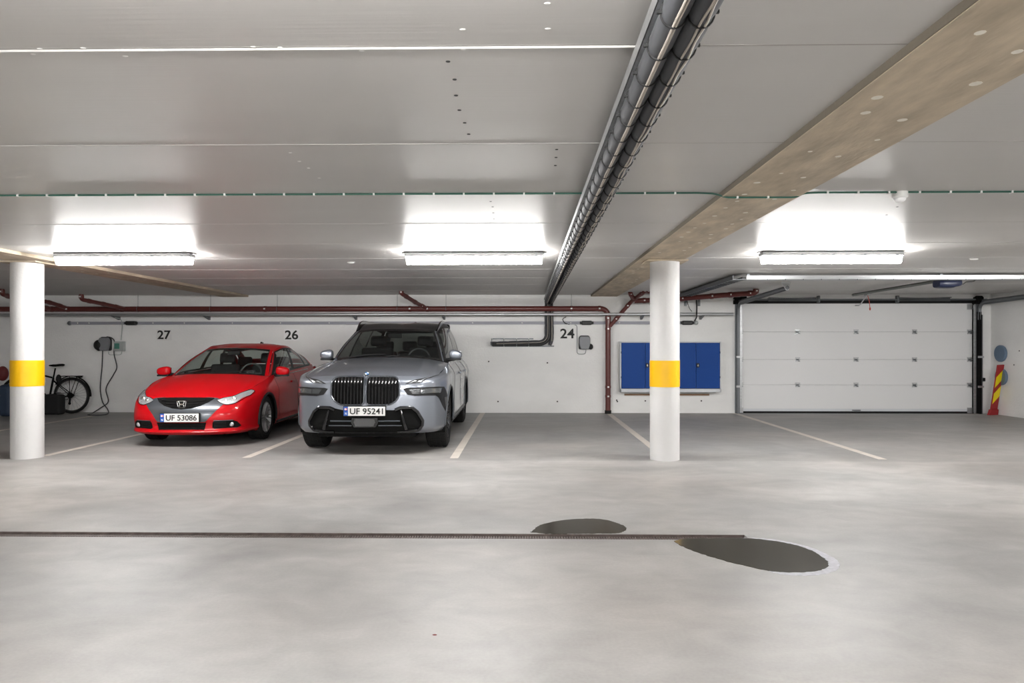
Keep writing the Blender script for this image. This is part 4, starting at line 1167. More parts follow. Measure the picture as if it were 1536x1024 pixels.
for k, (f, lab) in enumerate(((.25, 'thick grey insulated cable in the tray, left one, turning along the wall above the floor'), (.75, 'thick grey insulated cable in the tray, right one, ending beside number 24'))):
    t2 = thing('insulated_cable', lab, 'cable', (trx(f, 8), 8, zp), 0, 'insulated cables in the ceiling tray')
    xw = trx(f, WY); fo = .045
    if k == 0: path = [(trx(f, Y0), Y0, zp), (trx(f, WY - .08), WY - fo - .01, zp), (xw, WY - fo - .01, zb + .09), (W(736, 515, .05).x, WY - fo, zb + .055)]
    else: path = [(trx(f, Y0), Y0, zp), (trx(f, WY - .08), WY - fo - .01, zp), (xw + .02, WY - fo - .01, zb + .15), (xw - .03, WY - fo - .01, zb + .02)]
    q = bend(path, .16, 8); mb = MB()
    dense = []
    for a, b in zip(q[:-1], q[1:]):
        n = max(1, int((b - a).length / .02)) ; dense += [a.lerp(b, i / n) for i in range(n)]
    dense.append(q[-1]); 
    d = 0; rs = []
    for i, p in enumerate(dense):
        if i: d += (p - dense[i - 1]).length
        rs.append(RP * (1 - .13 * math.exp(-((((d + .1075) % .215) - .1075) / .028) ** 2)))
    mb.tube(dense, RP, 14, rs=rs); mb.build('insulation', MATS['foam'], t2, angle=60)
    # thin cable strapped beneath
    for s in ((-.003, .005) if k == 0 else (-.006, .008)):
        rr = random.Random(k * 9 + int(s * 1000)); pts = []
        y = Y0
        while y < WY - .35:
            pts.append((trx(f, y) + s + rr.uniform(-.002, .002) * (1 if k == 0 else 2.5), y, zp - RP * .93 - .0035)); y += .12
        mb = MB(); mb.tube(spline(pts, 400), .0036, 6); mb.build('strapped_cable', MATS['cable_beige'], t2)
    n = 0; y = Y0 + .215 * 19
    while y < WY - .2 and n < 70:
        mb = MB(); c = Vector((trx(f, y), y, zp)); mb.tube([c + Vector(((RP * .89 + .003) * math.cos(a), 0, (RP * .89 + .009) * math.sin(a))) for a in [2 * PI * j / 20 for j in range(20)]], .0032, 5, closed=True)
        mb.box(c + Vector((((-1) if k == 0 else 1) * (RP * .89 + .007), -.003, .0)), (.014, .009, .009)); mb.build('cable_tie', MATS['cable_black'], t2, smooth=False)
        y += .215; n += 1
# vertical third cable and wall brackets
t2 = thing('insulated_cable', 'thick black cable hanging down the wall between the two grey ones, then turning left', 'cable', (trx(.5, WY), WY - .05, 2.0), 0, 'insulated cables in the ceiling tray')
mb = MB(); q = bend([(trx(.52, WY), WY - .10, 2.36), (trx(.5, WY), WY - .10, zb + .07), (W(736, 515, .05).x, WY - .06, zb + .035)], .2, 8)
q = bend([(trx(.55, WY), WY - .12, 2.34), (trx(.55, WY), WY - .12, zb + .02 + .02), (W(738, 511, .05).x, WY - .11, zb + .035)], .22, 8); mb.tube(q, .034, 12); mb.build('insulation', MATS['cable_black'], t2)
for (pts_f) in (.38, .68):
    mb = MB(); mb.tube(bend([(trx(pts_f, WY), WY - .155, 2.3), (trx(pts_f, WY) , WY - .155, zb + .08), (W(745, 514, .05).x, WY - .15, zb + .05)], .2, 8), .006, 6) if pts_f < .5 else mb.tube([(trx(.8, WY), WY - .105, 2.3), (trx(.82, WY), WY - .105, zb + .1)], .006, 6)
    mb.build('strapped_cable', MATS['cable_beige'], t2)
t2 = thing('cable_bracket', 'pair of slim steel rails on the wall clamping the black cables left of number 24', 'bracket', (W(735, 519).x, WY, zb))
for py, x1 in ((508, 800), (519, 831)):
    a, b = W(737, py), W(x1, py); mb = MB(); mb.bb((a.x, WY - .03, a.z - .013), (b.x, WY, a.z + .013)); mb.build('bracket_rail', MATS['galv_dark'], t2, smooth=False)
for px in (738, 756, 775, 793):
    x = W(px, 508).x
    mb = MB(); mb.tube([(x, WY - .02, zt), (x, WY - .16, zt - .02), (x, WY - .16, zb + .02), (x, WY - .02, zb)], .007, 6); mb.build('clamp', MATS['galv_dark'], t2, smooth=False)
    for zz in (zt, zb): mb = MB(); mb.sphere((x, WY - .035, zz), .012, 8, 6); mb.build('bolt', MATS['caulk'], t2)

# ---- second tray by the garage door
t = thing('cable_tray', 'perforated steel cable tray turning from the back wall along the front of the garage door', 'cable tray', (3.2, 10.3, 2.34))
a = PY(1120, 416, 10.35); zt2 = a.z
mb = MB(); yA = 10.35
xa = a.x
mb.bb((xa, yA, zt2 - .028), (XR, yA + .003, zt2 + .028)); mb.bb((xa, yA, zt2 - .03), (XR, yA + .2, zt2 - .024)); mb.bb((xa, yA + .197, zt2 - .03), (XR, yA + .2, zt2 + .02)); mb.build('cross_run', MATS['galv'], t, smooth=False)
mb = MB(); xb = xa - .20
mb.bb((xb, yA, zt2 - .028), (xb + .004, WY - .02, zt2 + .028)); mb.bb((xa - .004, yA + .2, zt2 - .028), (xa, WY - .02, zt2 + .028)); mb.bb((xb, yA, zt2 - .03), (xa, WY - .02, zt2 - .024)); mb.build('wall_run', MATS['galv_dark'], t, smooth=False)
for k in range(26):
    y = yA + .3 + k * .15; mb = MB()
    if y < WY - .1: mb.bb((xb + .03, y, zt2 - .033), (xa - .03, y + .05, zt2 - .0295)); mb.build('slot', MATS['matte_black'], t, smooth=False)
for k in range(24):
    x = xa + .3 + k * .26; mb = MB(); mb.cyl((x, yA - .002, zt2 - .03), (x, yA + .004, zt2 - .03), .010, 8); mb.build('rung_end', MATS['galv_dark'], t, smooth=False)
for x in (xa + .05, 6.1, 8.6): mb = MB(); mb.bb((x - .02, yA + .08, zt2 - .02), (x + .02, yA + .11, CZ)); mb.build('tray_hanger', MATS['galv_dark'], t, smooth=False)
mb = MB(); mb.tube([(XL + .02, 10.35, CZ - .008), (xa, 10.35, CZ - .008)], .0025, 5)

# ---- green cable with clips, motion sensor
t = thing('ceiling_cable', 'thin green cable clipped along the ceiling joint, dipping under the beam', 'cable', (0, 4.93, CZ))
yc = 4.93
pts = [(XL + .05, yc, CZ - .007), (1.20, yc, CZ - .007), (1.33, yc, CZ - .012), (1.39, yc - .03, BZ - .008), (1.88, yc - .03, BZ - .008), (1.93, yc, CZ - .012), (2.05, yc, CZ - .007), (XR - .02, yc, CZ - .007)]
mb = MB(); mb.tube(bend(pts, .04, 4), .0062, 8); mb.build('cable', MATS['cable_green'], t)
for k in range(42):
    x = -4.2 + k * .21; z = BZ if 1.40 < x < 1.87 else CZ
    if 1.2 < x < 1.40 or 1.87 < x < 2.0: continue
    y_ = yc - .03 if z == BZ else yc
    mb = MB(); mb.box((x, y_, z - .007), (.012, .026, .018)); mb.build('cable_clip', MATS['plastic_white'], t, smooth=False)
p = PZ(1350, 288, CZ); t = thing('motion_sensor', 'small white round motion sensor on the ceiling, right of the beam', 'sensor', (p.x, p.y, CZ))
mb = MB(); mb.lathe([(.002, 0), (.002, .052), (-.035, .05), (-.045, .04)], p, 'z', 24); mb.build('base', MATS['plastic_white'], t)
mb = MB(); mb.sphere(p + Vector((0, 0, -.045)), .038, 20, 12, (1, 1, .75)); mb.build('lens', MATS['sign_sheet'], t)
for px, py, lab in ((527, 393, 'tiny white ceiling fitting between the left and middle strip lamps'), (1461, 388, 'tiny white ceiling fitting right of the right strip lamp')):
    p = PZ(px, py, CZ); mb = MB(); mb.sphere(p, .035, 10, 6, (1.5, .8, .5)); tag(mb.build('ceiling_plug', MATS['plastic_white'], origin=p), lab, 'fitting')

# ---- blue cabinets
CD = .24
for (x0p, x1p, lab) in ((930, 1006, 'blue two-door steel wall cabinet, left one, partly behind the right column'), (1006, 1082, 'blue two-door steel wall cabinet, right one, beside the garage door')):
    a, b = PY(x0p, 512, WY - CD), PY(x1p, 588, WY - CD)
    t = thing('wall_cabinet', lab, 'cabinet', ((a.x + b.x) / 2, WY - .02, b.z), 0, 'blue wall cabinets')
    mb = MB(); x0, x1, z0, z1, y0, y1 = a.x + .003, b.x - .003, b.z, a.z, WY - CD, WY - .04
    tt = .02
    mb.bb((x0, y0, z0), (x0 + tt, y1, z1)); mb.bb((x1 - tt, y0, z0), (x1, y1, z1)); mb.bb((x0, y0, z1 - tt), (x1, y1, z1)); mb.bb((x0, y0, z0), (x1, y1, z0 + .065)); mb.bb((x0, y1 - .01, z0), (x1, y1, z1))
    mb.bb((x0 + .02, y0 + .05, z0), (x1 - .02, y0 + .06, z1))
    mb.build('body', MATS['cabinet_grey'], t, smooth=False, bevel=.002)
    xm = (x0 + x1) / 2
    for i, (da, db) in enumerate(((x0 + .028, xm - .003), (xm + .003, x1 - .028))):
        mb = MB(); mb.bb((da, y0 - .004, z0 + .075), (db, y0 + .018, z1 - .028)); d = mb.build('door', MATS['cabinet_blue'], t, smooth=False, bevel=.003)
        hx = da if i == 0 else db
        for zz in (z0 + .30, z1 - .22): 
            mb = MB(); mb.cyl((hx + (-.006 if i == 0 else .006), y0 - .004, zz - .02), (hx + (-.006 if i == 0 else .006), y0 - .004, zz + .02), .007, 8); mb.build('hinge', MATS['galv_dark'], d)
        if i == 1:
            hz = (z0 + z1) / 2 + .03; hx = da + .035
            mb = MB(); mb.box((hx, y0 - .008, hz), (.06, .01, .085)); mb.build('handle_plate', MATS['black_plastic'], d, bevel=.006)
            mb = MB(); mb.cyl((hx, y0 - .022, hz), (hx, y0 - .006, hz), .014, 12); mb.box((hx, y0 - .024, hz), (.012, .012, .05)); mb.build('handle', MATS['chrome'], d)
a, b = W(932, 588), W(1063, 592); mb = MB(); mb.bb((a.x + .06, WY - .045, b.z - .01), (b.x, WY - .002, a.z - .03)); o = mb.build('wood_batten', MATS['wood_strip'], smooth=False, origin=(a.x, WY, b.z)); tag(o, 'thin brown wooden batten on the wall below the blue cabinets', 'batten')

# ---- garage door
DY = WY + .06
dl, dr = W(1108, 600).x, W(1461, 600).x
t = thing('door_1', 'wide white sectional garage door in four horizontal panels, closed', 'garage door', ((dl + dr) / 2, DY, 0)); t['kind'] = 'structure'
zs = [.035] + [PY(1200, y, DY).z for y in (577, 539, 497.5, 455)]
for i in range(4):
    mb = MB(); mb.bb((dl, DY, zs[i] + .0015), (dr, DY + .045, zs[i + 1] - .0015)); mb.build('door_panel', MATS['door_white'], t, smooth=False, bevel=.004)
mb = MB(); mb.bb((dl, DY - .005, .0), (dr, DY + .05, .035)); mb.build('bottom_seal', MATS['rubber'], t, smooth=False)
mb = MB(); mb.bb((dl, DY - .006, .037), (dr, DY - .0, .09)); mb.build('bottom_rail', MATS['cabinet_grey'], t, smooth=False)
mb = MB(); x = W(1286, 613).x; mb.box((x, DY - .02, .06), (.16, .03, .018)); mb.build('lift_handle', MATS['galv_dark'], t, smooth=False)
for z in zs[1:4]:
    for px in (1112, 1198, 1286, 1374, 1457):
        x = W(px, 500).x; mb = MB()
        for s in (-1, 1): mb.box((x, DY - .006, z + s * .035), (.10, .012, .022)); mb.box((x + s * .028, DY - .008, z), (.016, .016, .06))
        mb.cyl((x - .05, DY - .014, z), (x + .05, DY - .014, z), .010, 8); hg = mb.build('panel_hinge', MATS['galv'], t, smooth=False)
        mb = MB(); mb.box((x - .008, DY - .018, z - .002), (.05, .02, .034)); mb.box((x + .02, DY - .018, z - .03), (.035, .012, .014)); mb.build('hinge_pin', MATS['galv_dark'], hg, smooth=False)
for px, z in ((1112, .06), (1457, .06), (1457, 2.17)):
    x = W(px, 500).x; mb = MB(); mb.box((x, DY - .012, z), (.10, .02, .11)); mb.build('corner_bracket', MATS['galv'], t, smooth=False)
mb = MB(); mb.bb((DLX - .0, WY + .11, DTZ - .06), (DRX, WY + .2, CZ + .1)); mb.bb((DLX - .2, WY + .115, -.1), (DRX + .2, WY + .25, CZ)); mb.build('backing', MATS['rubber'], t, smooth=False)
# tracks
def track(x, sx, label):
    t = thing('door_track', label, 'door track', (x, WY - .06, 0), 0, 'garage door tracks')
    mb = MB(); mb.bb((x - .024, WY - .10, 0), (x + .024, WY - .0, 2.06)); mb.build('upright', MATS['matte_black' if sx < 0 else 'galv_dark'], t, smooth=False, bevel=.004)
    mb = MB(); mb.bb((x - .034 - .016 * (sx > 0), WY - .012, 0), (x + .046, WY - .0, 2.28)); mb.bb((x - sx * .03 - .004, WY - .115, 0), (x - sx * .03 + .004, WY - .0, 2.0)); mb.build('wall_angle', MATS['galv_dark'], t, smooth=False)
    mb = MB(); mb.bb((x + sx * .065 - .022, WY - .03, .02), (x + sx * .065 + .022, WY - .015, 2.2)); mb.build('edge_strip', MATS['galv'], t, smooth=False)
    ye = 11.75 if sx > 0 else 10.5
    path = bend([(x, WY - .07, 1.9), (x, WY - .07, 2.26), (x, ye, 2.33)], .3, 10)
    mb = MB(); G = []
    mb.tube(path, .032, 8); mb.build('curved_rail', MATS['galv_dark'], t)
    mb = MB(); v = []
    mb.prism([(WY - .35, 2.20), (WY - .35, 2.30), (ye, 2.365), (ye, 2.285)], x - .006, x + .006, 'yz'); mb.prism([(WY - .1, 2.20), (WY - .35, 2.20), (WY - .35, 2.30), (WY - .1, 2.30)], x - .006, x + .006, 'yz'); mb.build('rail_web', MATS['galv_dark'], t, smooth=False)
    mb = MB(); mb.prism([(x - .10, CZ), (x + .06, CZ), (x + .015, 2.28), (x - .015, 2.28)], ye + .02, ye + .026, 'xz'); mb.build('hanger_plate', MATS['galv'], t, smooth=False)
    mb = MB(); mb.bb((x - .09, WY - .10, 2.22), (x + .07, WY - .0, 2.36)); mb.build('bearing_bracket', MATS['matte_black'], t, smooth=False, bevel=.01)
    for px_z in (1.15, .55): mb = MB(); mb.box((x + sx * .0, WY - .115, px_z), (.11, .02, .04)); mb.build('fixing', MATS['galv'], t, smooth=False)
track(DLX, 1, 'dark steel track on the left side of the garage door, bending up under the ceiling')
track(DRX, -1, 'dark steel track on the right side of the garage door, beside the striped marker board')
mb = MB(); xr = W(1469, 595).x; mb.box((DRX + .10, WY - .03, W(1470, 569).z), (.05, .06, .07)); tag(mb.build('photocell', MATS['black_plastic'], origin=(DRX + .1, WY, W(1470, 569).z), bevel=.005), 'small black photocell beside the right garage door track', 'sensor')
t = thing('torsion_shaft', 'dark shaft above the garage door with cable drums at both ends', 'shaft', (6.8, WY - .07, 2.30))
mb = MB(); mb.cyl((DLX - .1, WY - .08, 2.31), (DRX + .14, WY - .08, 2.31), .016, 12); mb.build('shaft', MATS['galv_dark'], t)
for x in (DLX + .10, DRX - .02): mb = MB(); mb.cyl((x - .05, WY - .08, 2.31), (x + .05, WY - .08, 2.31), .075, 20); mb.build('drum', MATS['matte_black'], t)
for (pa, pb) in ((1150, 1226), (1344, 1422)):
    xa_, xb_ = W(pa, 448).x, W(pb, 448).x; mb = MB(); n = 260
    mb.tube([(xa_ + (xb_ - xa_) * k / n, WY - .08 + .034 * math.cos(k * 1.05), 2.31 + .034 * math.sin(k * 1.05)) for k in range(n)], .006, 5); mb.build('spring', MATS['galv_dark'], t)
    mb = MB(); mb.box((xa_ if pa > 1200 else xb_, WY - .05, 2.32), (.04, .1, .14)); mb.build('spring_anchor', MATS['galv_dark'], t, bevel=.01)
    mb = MB(); mb.tube([(xa_, WY - .12, 2.345), ((xa_ + xb_) / 2, WY - .12, 2.33), (xb_, WY - .12, 2.35)], .008, 6); mb.build('conduit', MATS['galv_dark'], t)
# opener
a = PY(1281, 442, 13.9); b = PY(1403, 424, 10.9); xo = (a.x + b.x) / 2
b = PY(1421, 425.5, 10.75)
t = thing('door_opener', 'dark blue garage door motor hung below the ceiling with a long drive rail', 'door opener', b)
mb = MB()
rr = [(a.x, 13.95, a.z), (b.x - .13, 10.85, b.z + .045)]
d = Vector(rr[1]) - Vector(rr[0]); mb.tube(rr, .026, 4); mb.build('drive_rail', mat('rail_dull', (.13, .14, .13), .5, .4), t, smooth=False)
mb = MB(); G = []
for i in range(13):
    f = i / 12; xx = -.165 + .33 * f; hh = .068 * (1 - .25 * abs(2 * f - .9) ** 3); yy = .12 * (1 - .2 * abs(2 * f - 1) ** 4)
    G.append([(b.x + xx, b.y + yy * math.copysign(abs(math.cos(q)) ** .5, math.cos(q)), b.z + hh * math.copysign(abs(math.sin(q)) ** .6, math.sin(q)) + (.01 if f > .7 else 0)) for q in [2 * PI * k / 20 for k in range(21)]])
mb.grid(G); mb.add(G[0][:-1], [tuple(range(20))]); mb.add(G[-1][:-1], [tuple(range(20))]); mb.build('motor', MATS['opener_blue'], t, angle=50)
for sx in (-1, 1): mb = MB(); mb.bb((b.x + sx * .1 - .015, b.y - .01, b.z + .03), (b.x + sx * .1 + .015, b.y + .01, CZ)); mb.build('ceiling_strap', MATS['galv_dark'], t, smooth=False)
mb = MB(); mb.tube(spline([PY(1438, 418, 10.8), PY(1444, 426, 10.8), PY(1449, 423, 10.8), PY(1462, 421, 10.8), PY(1466, 414, 10.8), PY(1466, 408, 10.8)], 40), .006, 6); mb.build('power_cord', MATS['cable_black'], t)
mb = MB(); c = PY(1301, 441, 13.6); mb.box(c, (.06, .12, .05)); mb.tube([c, PY(1291, 456, 14.2), PY(1288, 458, 14.45), PY(1283, 458, 14.5)], .010, 6); mb.build('pull_arm', MATS['galv'], t)
mb = MB(); mb.tube([c, PY(1304, 452, 13.6), PY(1305, 464, 13.6)], .006, 6); mb.sphere(PY(1305, 463, 13.6), .016, 8, 6, (1, 1, 2)); mb.build('release_cord', MATS['cord_red'], t)

# ---- chargers
def charger(px, py, w, h, label, holder):
    c = W(px, py); t = thing('wall_charger', label, 'charger', (c.x, WY, c.z)); d = .12
    mb = MB(); o = [(-.5, .32), (-.38, .5), (.38, .5), (.5, .32), (.5, -.1), (.36, -.5), (-.36, -.5), (-.5, -.1)]
    mb.prism([(c.x + a * w, c.z + b * h) for a, b in poly_round(o, .1, 3)], WY - d, WY - .02, 'xz'); mb.build('front_cover', MATS['charger_grey'], t, bevel=.012)
    mb = MB(); mb.prism([(c.x + a * w, c.z + b * h) for a, b in poly_round([(-.53, .36), (-.4, .56), (.4, .56), (.53, .36), (.53, -.42), (.46, -.5), (-.46, -.5), (-.53, -.42)], .08, 3)], WY - .06, WY, 'xz'); mb.build('back_box', MATS['cable_black'], t, bevel=.01)
    mb = MB(); hx = c.x + holder * w * .56; mb.sphere((hx, WY - .07, c.z - h * .3), .05, 14, 10, (1, 1, 1.2)); mb.build('plug_holder', MATS['cable_black'], t)
    return t, c
t, c = charger(160, 516, .22, .27, 'grey wall charger with a long cable coiled to the floor, beside the bicycle', -1)
mb = MB(); p0 = W(151, 516); mb.sphere((p0.x, WY - .07, p0.z - .02), .10, 16, 10, (1, .7, 1.1)); mb.build('cable_hook', MATS['cable_black'], t)
pts = [W(154, 526, .08), W(153, 550, .06), W(150.5, 585, .06), W(154, 603, .08), W(161, 613, .18)]
pts = [tuple(p) for p in pts] + [tuple(PZ(160, 621, .012)), tuple(PZ(146, 622.5, .012)), tuple(PZ(133, 622, .012)), tuple(PZ(140, 618.6, .012))] + [tuple(W(150, 612, .07)), tuple(W(162, 603, .06)), tuple(W(159, 583, .06)), tuple(W(170, 562, .06)), tuple(W(175, 552, .06)), tuple(W(171, 530, .06)), tuple(W(171, 510, .08)), tuple(W(166, 506, .08)), tuple(W(160, 505, .10))]
mb = MB(); mb.tube(spline(pts, 240), .011, 8); mb.build('charging_cable', mat('cable_grey', (.045, .045, .05), .5), t)
c = W(181.5, 519); t = thing('junction_box', 'small grey junction box with a greenish window, right of the left wall charger', 'junction box', (c.x, WY, c.z))
mb = MB(); mb.bb((c.x - .10, WY - .09, c.z - .1), (c.x + .10, WY, c.z + .1)); mb.build('box', MATS['box_grey'], t, bevel=.008)
mb = MB(); mb.bb((c.x - .085, WY - .097, c.z - .055), (c.x + .02, WY - .088, c.z + .06)); mb.build('window', MATS['box_green'], t, bevel=.004)
mb = MB(); mb.tube(spline([W(181.5, 510, .04), W(182.5, 500, .03), W(183, 484, .09), W(181, 479, .1), W(172, 476, .2)], 30), .009, 6); mb.build('supply_cable', MATS['box_grey'], t)
mb = MB(); mb.tube(bend([W(163, 527, .02), W(163, 532, .02), W(182, 532, .02), W(183, 526, .02)], .05), .006, 6); mb.build('link_cable', MATS['box_grey'], t)
t, c = charger(876.5, 514, .22, .265, 'grey wall charger without a cable, right of number 24', 1)
mb = MB(); mb.tube(bend([W(862, 487, .015), W(865.5, 488, .015), W(865.5, 531, .015), W(878, 531, .015), W(879, 525, .03)], .06), .006, 6); mb.build('supply_cable', MATS['galv_dark'], t)
mb = MB(); mb.tube(spline([W(849, 475, .2), W(844, 479, .06), W(847, 484, .09), W(854, 486.5, .02)], 24), .008, 6); mb.build('supply_loop', MATS['cable_black'], t)
t = thing('hanging_cables', 'thin dark cables dropping from the tray to the supply rail, right of the right column', 'cable', W(1045, 450, .1))
mb = MB(); mb.tube(spline([W(1044, 444, .08), W(1045, 455, .08), W(1045, 470, .33), W(1045, 475, .2), W(1042, 481, .08)], 30), .014, 8); mb.tube(spline([W(1030, 449, .08), W(1034, 462, .1), W(1038, 467, .2)], 20), .006, 6); mb.build('cables', MATS['cable_black'], t)
for px in (1028, 1048): mb = MB(); a = W(px, 447); b2 = W(px, 459); mb.bb((a.x - .02, WY - .05, b2.z), (a.x + .02, WY, a.z)); mb.build('wall_bracket', MATS['galv_dark'], t, smooth=False)
mb = MB(); c = W(1014 - 500, 487); mb.bb((c.x - .06, WY - .03, c.z - .05), (c.x + .06, WY, c.z + .05)); o = mb.build('junction_box', MATS['wall_paint'], origin=(c.x, WY, c.z), bevel=.004); tag(o, 'tiny pale junction box on the wall above the silver car', 'junction box')

# ---- blue wall plugs and marker board
for (px, py, lab) in ((1503, 530, 'round blue-grey pad on the right wall, upper one'), (1504, 565, 'round blue-grey pad on the right wall, lower one behind the striped board')):
    p = PX(px, py, XR); mb = MB(); mb.cyl((XR - .055, p.y, p.z), (XR, p.y, p.z), .165, 32, ); o = mb.build('wall_pad', MATS['plug_blue'], origin=(XR, p.y, p.z), bevel=.012); tag(o, lab, 'pad', 'blue-grey pads on the right wall')
bt = Vector((9.43, PX(1502, 547, 9.40).y, PX(1502, 547, 9.40).z)); b0 = PZ(1490, 617)
bt = PX(1501, 547, XR - .115); base = PY(1489.5, 617, 14.22); base.z = .012
t = thing('marker_board', 'red and yellow diagonally striped marker board leaning against the right wall', 'marker board', (base.x, base.y, 0))
Zax = (bt - base); H_ = Zax.length; Zax.normalize(); Xax = Vector((.93, .36, 0)); Xax = (Xax - Zax * Xax.dot(Zax)).normalized(); Yax = Zax.cross(Xax)
def bp(u, v, w): return base + Xax * u + Zax * v + Yax * w
def bpr(poly, w0, w1, name, m):
    mb = MB(); n = len(poly); vs = [bp(u, v, w0) for u, v in poly] + [bp(u, v, w1) for u, v in poly]
    mb.add(vs, [tuple(range(n)), tuple(range(2 * n - 1, n - 1, -1))] + [(i, i + n, (i + 1) % n + n, (i + 1) % n) for i in range(n)]); mb.build(name, m, t, smooth=False)
hw = .088
bpr([(-hw, .04), (hw, .04), (hw, H_), (-hw, H_)], -.012, .012, 'board', MATS['marker_red'])
for v0 in (.22, .55):
    bpr([(-hw + .004, v0), (hw - .004, v0 + .15), (hw - .004, v0 + .36), (-hw + .004, v0 + .21)], -.0145, -.011, 'yellow_stripe', MATS['marker_yellow'])
bpr([(-hw - .035, -.01), (hw + .02, -.01), (hw + .01, .1), (-hw - .01, .1)], -.03, .03, 'foot', MATS['marker_red'])

# ---- bicycle
wc = W(107.5, 593, .30); R = .345; by = WY - .30
wc = PY(107.5, 593.5, by); rx = wc.x; fx = rx - 1.10
t = thing('bicycle', 'black city bicycle with rear rack and upright saddle leaning along the back wall', 'bicycle', ((rx + fx) / 2, by, 0))
BK, BR = MATS['matte_black'], MATS['rubber']
def bw(x):
    mb = MB(); mb.ring((x, by, R + .024), R - .0, .024, 'y', 64, 10); w = mb.build('wheel', BR, t)
    mb = MB(); mb.ring((x, by, R + .024), R - .032, .009, 'y', 64, 8); mb.build('rim', mat('rim_dark', (.10, .10, .10), .4, .6), w)
    mb = MB()
    for k in range(28):
        a = 2 * PI * k / 28; b_ = a + (.35 if k % 2 else -.35)
        mb.tube([(x + .03 * math.cos(b_), by + (.03 if k % 2 else -.03), R + .024 + .03 * math.sin(b_)), (x + (R - .035) * math.cos(a), by, R + .024 + (R - .035) * math.sin(a))], .0016, 4)
    mb.build('spokes', MATS['galv_dark'], w)
    mb = MB(); mb.cyl((x, by - .05, R + .024), (x, by + .05, R + .024), .028, 14); mb.build('hub', BK, w)
    return w
bw(rx); bw(fx)
zc_ = R + .024
S = lambda px, py: Vector((PY(px, py, by).x, by, PY(px, py, by).z))
bbk = Vector((rx - .46, by, .29)); st = S(80, 567); hd = Vector((fx + .22, by, .84)); hb = Vector((fx + .19, by, .70))
mb = MB(); mb.tube([bbk, st], .02, 8); mb.tube([hd, S(78, 566)], .018, 8); mb.tube([hb, bbk], .03, 8); mb.tube([hd + Vector((-.01, 0, .05)), hb], .022, 8)
for s in (-.045, .045):
    mb.tube([bbk + Vector((0, s * .6, 0)), (rx, by + s * 1.2, zc_)], .011, 6); mb.tube([st + Vector((0, s * .3, -.05)), (rx, by + s * 1.2, zc_)], .009, 6)
mb.build('frame', BK, t)
mb = MB()
for s in (-.05, .05): mb.tube([hb + Vector((0, s * .6, -.02)), hb + Vector((-.04, s, -.1)), (fx, by + s, zc_)], .014, 6)
mb.build('fork', BK, t)
mb = MB(); mb.tube([st, S(83, 552)], .014, 8); mb.build('seat_post', BK, t)
mb = MB(); sc_ = S(84, 548); pr_ = [(-.13, .03, 0), (-.06, .045, .0), (.0, .06, .0), (.07, .10, .01), (.12, .10, .012), (.135, .07, .01)]
G = [[(sc_.x + a, sc_.y + b_ * math.cos(q), sc_.z + c_ + .024 * math.sin(q) * (1 if a > -.1 else .6)) for q in [2 * PI * k / 16 for k in range(17)]] for a, b_, c_ in pr_]
mb.grid(G); mb.add(G[0][:-1], [tuple(range(16))]); mb.add(G[-1][:-1], [tuple(range(16))]); mb.build('saddle', BK, t)
mb = MB(); za = S(105, 564).z
for s in (-.06, 0, .06): mb.tube([(S(92.5, 564).x, by + s, za), (S(122, 565).x, by + s, za)], .007, 6)
for px in (93, 105, 114, 122): mb.tube([(S(px, 564).x, by - .06, za), (S(px, 564).x, by + .06, za)], .007, 6)
mb.tube([(S(118, 565).x, by - .06, za), (rx, by - .06, zc_)], .006, 6); mb.tube([(S(107, 565).x, by - .06, za), (rx, by - .06, zc_)], .006, 6); mb.tube([(S(118, 565).x, by + .06, za), (rx, by + .06, zc_)], .006, 6)
mb.box((S(119, 565).x, by, za - .01), (.07, .10, .04)); mb.build('rear_rack', BK, t)
mb = MB(); G = []
for k in range(25):
    a = -.05 + 2.6 * k / 24; G.append([(rx + (R + .045) * math.cos(a), by - .03, zc_ + (R + .045) * math.sin(a)), (rx + (R + .055) * math.cos(a), by, zc_ + (R + .055) * math.sin(a)), (rx + (R + .045) * math.cos(a), by + .03, zc_ + (R + .045) * math.sin(a))])
mb.grid(G)
mb.grid([[(p[0], p[1], p[2] - .004) for p in r] for r in G]); mb.build('mudguard', BK, t)
mb = MB(); mb.cyl((bbk.x, by - .06, bbk.z), (bbk.x, by - .05, bbk.z), .10, 24); mb.cyl((rx, by - .055, zc_), (rx, by - .04, zc_), .06, 20)
mb.tube([(bbk.x, by - .055, bbk.z + .1), (rx, by - .05, zc_ + .06)], .006, 5); mb.tube([(bbk.x, by - .055, bbk.z - .1), (rx, by - .05, zc_ - .06)], .006, 5)
mb.tube([(rx, by - .05, zc_ - .04), (rx - .01, by - .05, zc_ - .15)], .016, 6); mb.sphere((rx - .01, by - .05, zc_ - .16), .03, 10, 6, (1, .4, 1)); mb.build('drivetrain', BK, t)
mb = MB()
for s, dz in ((-1, -.12), (1, .12)): mb.tube([(bbk.x, by + s * .07, bbk.z), (bbk.x + s * .08, by + s * .08, bbk.z + dz)], .011, 6); mb.box((bbk.x + s * .08, by + s * .13, bbk.z + dz), (.09, .08, .02))
mb.build('crank', MATS['galv_dark'], t)
mb = MB(); sh = hd + Vector((-.03, 0, .06)); mb.tube([hd, sh, sh + Vector((.02, 0, .06))], .016, 8)
mb.tube(spline([sh + Vector((.10, -.30, .08)), sh + Vector((.02, -.18, .10)), sh + Vector((.02, 0, .06)), sh + Vector((.02, .12, .09)), sh + Vector((.10, .22, .08))], 24), .013, 8); mb.build('handlebar', BK, t)
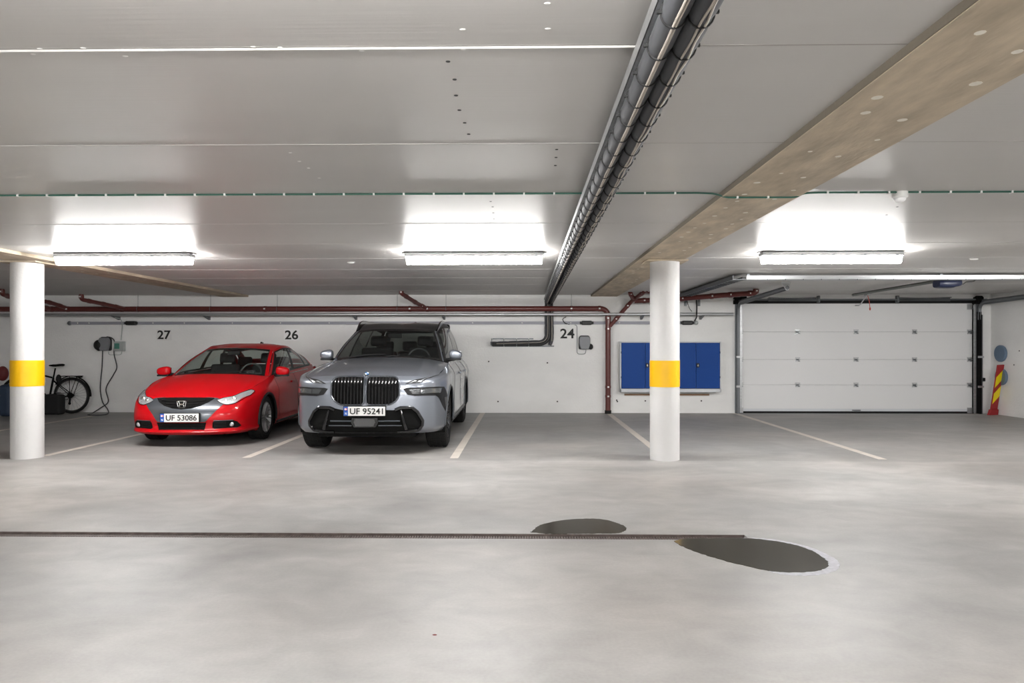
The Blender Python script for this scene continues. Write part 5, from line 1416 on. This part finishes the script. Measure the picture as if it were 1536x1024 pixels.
mb = MB(); mb.sphere(S(88, 568) + Vector((0, 0, -.0)), .07, 12, 8, (.7, .7, 1.3)); mb.build('seat_bag', MATS['bag'], t)
# kickstand keeps it up
mb = MB(); mb.tube([(rx - .2, by, .28), (rx - .25, by - .16, .012)], .01, 6); mb.build('kickstand', BK, t)
# things around the bicycle
a = PY(64, 600, WY - .75); b_ = PY(90, 600, WY - .75); g = PZ(78, 622.5)
def softbox(lo, hi, name, m, lab, cat, bev=.05):
    mb = MB(); mb.bb(lo, hi); cx = ((lo[0] + hi[0]) / 2, (lo[1] + hi[1]) / 2, lo[2]); o = mb.build(name, m, origin=cx, bevel=bev); md = o.modifiers['bevel']; md.segments = 4; return tag(o, lab, cat)
softbox((PZ(60, 622).x, PZ(78, 622).y, 0), (PZ(89, 622).x, PZ(78, 622).y + .22, .40), 'bag', MATS['bag'], 'black bag standing on the floor in front of the bicycle, beside the left column', 'bag')

softbox((PZ(-6, 625).x, WY - 1.0, 0), (PZ(15, 625).x, WY - .62, .62), 'bag', MATS['muted_blue'], 'dark blue bag standing behind the left column, at the left edge of the picture', 'bag', .08)
mb = MB(); hh = PY(4, 560, WY - .42); mb.sphere(hh, .12, 20, 12, (.9, .75, 1.25)); o = mb.build('helmet', MATS['muted_red'], origin=hh); tag(o, 'dull red helmet hanging from the bicycle handlebar behind the left column', 'helmet')
o = build_suv((PY(547.5, 620, 8.70).x, 8.70, 0), math.radians(.8)); o.scale = (.98, 1, 1)
o = build_hatch((PY(272.2, 620, 9.36).x - .012, 9.36, 0), math.radians(2.0)); o.scale = (.978, 1, 1)
sc = bpy.context.scene
w = bpy.data.worlds.new('world'); sc.world = w; w.use_nodes = True
w.node_tree.nodes['Background'].inputs[0].default_value = (0, 0, 0, 1); w.node_tree.nodes['Background'].inputs[1].default_value = 0
sc.view_settings.view_transform = 'Standard'; sc.view_settings.look = 'None'; sc.view_settings.exposure = 2.14; sc.view_settings.gamma = 1.0
sc.view_settings.use_curve_mapping = False
